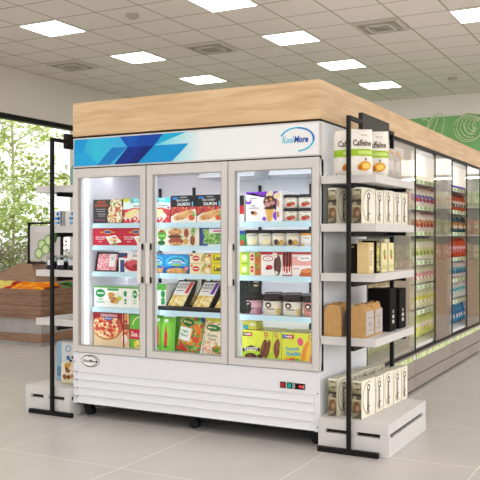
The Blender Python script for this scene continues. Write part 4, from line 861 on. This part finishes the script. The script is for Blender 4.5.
# pouches
PA = {}
def pk(body, c1, c2, c3):
    k = (body, c1, c2, c3)
    if k not in PA:
        b = pouch(.112, .19, .02, body, [('P', [(0, .55), (1, .75), (1, .95), (0, .85)], c1), ('E', .5, .38, .38, .2, c2), ('E', .6, .3, .18, .12, c3), ('R', .15, .9, .85, .96, c3)], 'bag', n=6)
        PA[k] = b.mesh('snack_pouch')
    return PA[k]
sch = {1: [('white pouch with a pink band', '#ece9e2', '#d9a0a0', '#e0b070', '#8fb04c'), ('white pouch with a green print', '#e6e8dc', '#9fc070', '#c9cfa0', '#d98a5a'), ('pale green pouch', '#cfd8b0', '#8fb050', '#e6e3c8', '#b0773c'), ('pale green pouch with white print', '#c5d2a0', '#e6e6d4', '#8fae4c', '#e9e4c4'), ('white pouch with green stripe', '#e8e8e0', '#8fc04c', '#d0b080', '#a0a878'), ('cream pouch with green stripe', '#e6dfc8', '#8fae4c', '#c98a5a', '#efe8d8'), ('green pouch with white print', '#a9c86a', '#e9eedc', '#5f9a3a', '#e9e4c4')],
       2: [('pink and green print pouch', '#ece7df', '#e09a9a', '#e8c090', '#98bd50'), ('orange and violet print pouch', '#efe9e0', '#c9742f', '#7a78c0', '#c9452f'), ('white pouch with brown red print', '#ede9e2', '#b5643a', '#c98a5a', '#b53a30'), ('white pouch with pale green print', '#e8ebd8', '#b5cf6c', '#d5dca0', '#90b048'), ('green and pink pouch', '#d9dfc0', '#5fc01f', '#d98f98', '#efe8e0'), ('yellow green and white pouch', '#e6e8c8', '#62bb22', '#d8d94a', '#efeee0'), ('lime pouch with white print', '#d3e08a', '#62bb22', '#efe8e0', '#d8d94a')],
       3: [('violet and blue pouch', '#4c3a8a', '#2f5ab0', '#c9c4dc', '#e8e4f0'), ('orange and blue pouch', '#c9582c', '#2f86c8', '#e9e4dc', '#2a2a3a'), ('dark teal and orange pouch', '#2c5a6a', '#d9682c', '#c98a3a', '#efe8dc'), ('pink and orange pouch', '#d9582c', '#e85a98', '#f0c8d8', '#c9342c'), ('red, white and teal pouch', '#d9d6d4', '#c9402c', '#4aa5b8', '#3a5aa0'), ('white and blue pouch', '#dfe3e6', '#2f7fb8', '#4ab0c8', '#e9e9e4'), ('blue and white pouch', '#3f8fc4', '#e6e9ec', '#2f6fb0', '#d9e3ea')]}
lv = ('top', 'second', 'third', 'fourth', 'fifth', 'sixth', 'bottom'); od = ('first', 'second', 'third', 'fourth', 'fifth', 'sixth', 'seventh', 'eighth', 'ninth', 'tenth')
bayn = {1: 'nearest', 2: 'second', 3: 'third'}
for bay in (1, 2, 3):
    for l, z in enumerate(CZ+(CF-.01,)):
        nm, *cs = sch[bay][l]; me = pk(*cs); hs = (.88, 1.05, 1.05, 1.1, 1.0, 1.05, 1.15)[l]
        for i in range(10):
            y = YC[bay-1]+.085+i*(1.19/9)
            o = bpy.data.objects.new('snack_pouch', me); COL.objects.link(o)
            o.location = (-.178, y, z+.017); o.rotation_euler = (math.radians(-12+random.uniform(-2, 2)), math.radians(random.uniform(8, 17)), PI/2+math.radians(random.uniform(-22, -8))); o.scale = (1.22, 1, hs*.97)
            tag(o, '%s, %s along the %s shelf of the %s cooler' % (nm, od[i], lv[l], bayn[bay]), 'bag', 'pouches on the %s shelf of the %s cooler' % (lv[l], bayn[bay]))
# cooler against the back wall, mirrored in the sliding glass
wc = thing('wall_cooler', 'long open wall cooler with white canopy and wooden front by the back wall', 'cooler', (.7, YB-.02, 0))
b = MB(); b.box(0, -.85, 0, 5.5, 0, .95, mat('#c9ae98', .6)); b.build('wooden_front', wc)
b = MB(); b.box(0, -.06, .95, 5.5, 0, 2.75, M_white2); b.box(0, -.9, .95, .04, -.06, 2.75, M_white2); b.box(5.46, -.9, .95, 5.5, -.06, 2.75, M_white2); b.build('cabinet', wc)
b = MB(); b.box(.04, -.92, 2.42, 5.46, -.06, 2.75, mat('#f0eee8', .5)); k = b.build('canopy', wc)
b = MB(); b.box(.08, -.93, 2.45, 5.42, -.92, 2.73, emis('#fbf8f2', 1.6)); b.build('lit_panel', k)
for z in (1.40, 1.90):
    b = MB(); b.box(.04, -.55, z-.03, 5.46, -.06, z, M_white2); b.build('shelf', wc)
b = MB(); b.box(.1, -.6, 2.39, 5.4, -.55, 2.415, M_led2); b.build('light_or_fill_strip', wc)
ORD = od+('eleventh', 'twelfth', 'thirteenth', 'fourteenth', 'fifteenth', 'sixteenth', 'seventeenth', 'eighteenth', 'nineteenth', 'twentieth', 'twenty-first', 'twenty-second', 'twenty-third', 'twenty-fourth', 'twenty-fifth', 'twenty-sixth', 'twenty-seventh', 'twenty-eighth', 'twenty-ninth', 'thirtieth')
wsch = [('cream and green pouch', '#dcd8c2', '#a9bf80', '#cdae90', '#efe8d8'), ('pale orange pouch', '#d9b39c', '#cf9a84', '#e9dcc0', '#c98a80'), ('leafy pale green pouch', '#b3c29a', '#93a878', '#d6dcb8', '#e9e4c4')]
for l, z in enumerate((.95, 1.40, 1.90)):
    nm, *cs = wsch[l]; me = pk(*cs)
    for i in range(30):
        nm, *cs = wsch[(l+i//3) % 3]; me = pk(*cs)
        o = bpy.data.objects.new('snack_pouch', me); COL.objects.link(o); o.location = (.7+.16+i*.178, YB-.02-.42, z+.001); o.scale = (1.4, 1.3, 1.3+.25*((i*7) % 3)/2); o.rotation_euler = (math.radians(-6), 0, random.uniform(-.2, .2))
        tag(o, 'large %s, %s from the left, %s row of the wall cooler' % (nm, ORD[i], ('bottom', 'middle', 'top')[l]), 'bag', 'pouches in the wall cooler')

# ================================================================== PRODUCE STAND
PX1, PY0 = -4.85, 2.83; PX0, PY1 = -7.0, 5.1
ps = thing('produce_stand', 'wooden vegetable display stand on a grey stone base by the window', 'display stand', (-5.9, 3.9, 0))
def pb(name, x0, y0, z0, x1, y1, z1, m, **k):
    b = MB(); b.box(x0+5.9, y0-3.9, z0, x1+5.9, y1-3.9, z1, m); return b.build(name, ps, **k)
M_stone = mat('#a7a3a0', .7, var=.12, scale=6)
pb('plinth', PX0+.02, PY0+.02, 0, PX1-.02, PY1-.02, .05, M_stone)
pb('wood_band', PX0, PY0, .05, PX1, PY1, .15, M_crate2, bevel=.003)
pb('stone_base', PX0+.03, PY0+.03, .15, PX1-.03, PY1-.03, .34, M_stone)
b = MB(); T = .03
def pbx(x0, y0, z0, x1, y1, z1, m=M_crate): b.box(x0+5.9, y0-3.9, z0, x1+5.9, y1-3.9, z1, m)
pbx(PX0, PY0, .34, PX1, PY0+T, .70); pbx(PX0, PY1-T, .34, PX1, PY1, .70); pbx(PX1-T, PY0+T, .34, PX1, PY1-T, .70); pbx(PX0, PY0+T, .34, PX0+T, PY1-T, .70)
pbx(PX0+T, PY0+T, .64, PX1-T, PY1-T, .66)
b.build('crate', ps)
b = MB()
A = [(-6.45, 3.22, .66), (-5.0, 3.22, .66), (-5.0, 4.2, .66), (-6.45, 4.2, .66)]; Bq = [(-5.86, 3.5, .99), (-5.62, 3.5, .99), (-5.62, 3.75, .99), (-5.86, 3.75, .99)]
A[1] = (-5.22, 3.22, .66); A[2] = (-5.22, 4.2, .66)
vs = [(x+5.9, y-3.9, z) for x, y, z in A+Bq]
b.add(vs, [(0, 3, 2, 1), (4, 5, 6, 7), (0, 1, 5, 4), (1, 2, 6, 5), (2, 3, 7, 6), (3, 0, 4, 7)], M_crate2); b.build('raised_centre', ps)
pb('divider', -5.2, 3.22, .66, -4.88, 3.24, .76, M_crate2)
# peppers
def pepper_mesh(cols):
    b = MB(); pts = [(-.085, 0, .02), (-.06, .004, .026), (-.02, .012, .03), (.02, .014, .03), (.055, .006, .024), (.08, -.006, .016)]
    b.tube(pts, [.006, .024, .03, .028, .02, .005], mat(cols, .25, var=.1), 8); b.tube([(-.08, 0, .02), (-.1, -.004, .03)], [.006, .004], mat('#5f7a2c', .5), 5); return b.mesh('long_pepper')
rnd = random.Random(4)
pcol = {'pale yellow': '#e3d26a', 'red': '#b8241c', 'orange': '#e67e0c', 'yellow orange': '#f0a010'}
pm = {k: pepper_mesh(v) for k, v in pcol.items()}
cnt = {}
i = 0
for row, (y, z) in enumerate(((2.93, .665), (3.03, .695), (3.13, .715))):
    for k in range(16):
        x = -5.98+k*.072+row*.02
        if x > -4.93: continue
        c = 'pale yellow' if x < -5.52 else 'red' if x < -5.40 else ('orange' if rnd.random() < .6 else 'yellow orange')
        o = bpy.data.objects.new('long_pepper', pm[c]); COL.objects.link(o); o.location = (x, y, z+rnd.uniform(0, .012)); o.rotation_euler = (rnd.uniform(-.4, .4), rnd.uniform(-.25, .1), rnd.uniform(.3, 1.4))
        key = (c, row); cnt[key] = cnt.get(key, 0)+1
        tag(o, '%s long pepper, %s of that colour from the left, %s row' % (c, (ORD)[cnt[key]-1], ('front', 'middle', 'back')[row]), 'pepper', 'long peppers in the wooden crate')
b = MB(); pts = [(-.13, 0, .02), (-.1, 0, .026), (0, .008, .028), (.1, 0, .026), (.13, -.004, .02)]
b.tube(pts, [.008, .024, .027, .024, .008], mat('#3f7a2c', .35, var=.2, scale=30), 9); cm = b.mesh('cucumber')
k = 0
for row in range(6):
    for j in range(3):
        o = bpy.data.objects.new('cucumber', cm); COL.objects.link(o)
        o.location = (-5.10+j*.085+rnd.uniform(-.01, .01), 3.36+row*.22, .665+.045*((j+row) % 2)+.02*row*0); o.rotation_euler = (0, rnd.uniform(-.1, .1), rnd.uniform(1.2, 1.9))
        tag(o, 'green cucumber, %s from the left in the %s row of the side tray' % (od[j], ('front', 'second', 'third', 'fourth', 'fifth', 'rear')[row]), 'cucumber', 'cucumbers in the side tray'); k += 1
# banners
bn = thing('cucumber_banner', 'black framed white banner with cucumber slices standing on the produce stand', 'banner', (-5.43, 3.56, .992))
b = MB(); bw, bh = .60, .56
for a in ((-bw/2, 0, -bw/2+.03, bh), (bw/2-.03, 0, bw/2, bh), (-bw/2, 0, bw/2, .025), (-bw/2, bh-.025, bw/2, bh)): b.box(a[0], -.015, a[1], a[2], .015, a[3], M_black)
for a in ((-bw/2-.02, -.012, -bw/2+.1, .0), (bw/2-.1, -.012, bw/2, .0)): b.box(a[0], -.03, a[1], a[2], .06, a[3]+.004, M_black)
b.build('frame', bn)
b = MB(); b.box(-bw/2+.035, -.006, .045, bw/2-.035, .006, bh-.045, M_rack)
ck = lambda u, v: [('E', u, v, .145, .155, '#4f8a35'), ('E', u, v, .12, .13, '#c5dba0'), ('E', u, v, .07, .075, '#d8e8ba')]
A = []
for u, v in ((.62, .58), (.4, .45), (.3, .2), (.52, .32)): A += ck(u, v)
A += [('P', [(.65, .62), (.95, 1.0), (1.0, .9), (.85, .5)], '#3f6a38'), ('R', .1, .9, .6, .915, '#cfcac4'), ('R', .1, .8, .4, .81, '#cfcac4')]
b.art((-bw/2+.035, -.006, .045), (1, 0, 0), (0, 0, 1), bw-.07, bh-.09, A); b.build('print_panel', bn)
b = MB(); b.box(-.22, -.01, 0, .22, .01, .30, M_rack); b.box(-.01, -.012, -.45, .01, .012, 0, M_black); b.box(-.1, -.06, -.465, .1, .06, -.45, M_black)
tag(b.build('blank_banner', loc=(-5.05, 4.92, 1.135)), 'plain pale grey banner on a pole behind the cucumbers', 'banner')
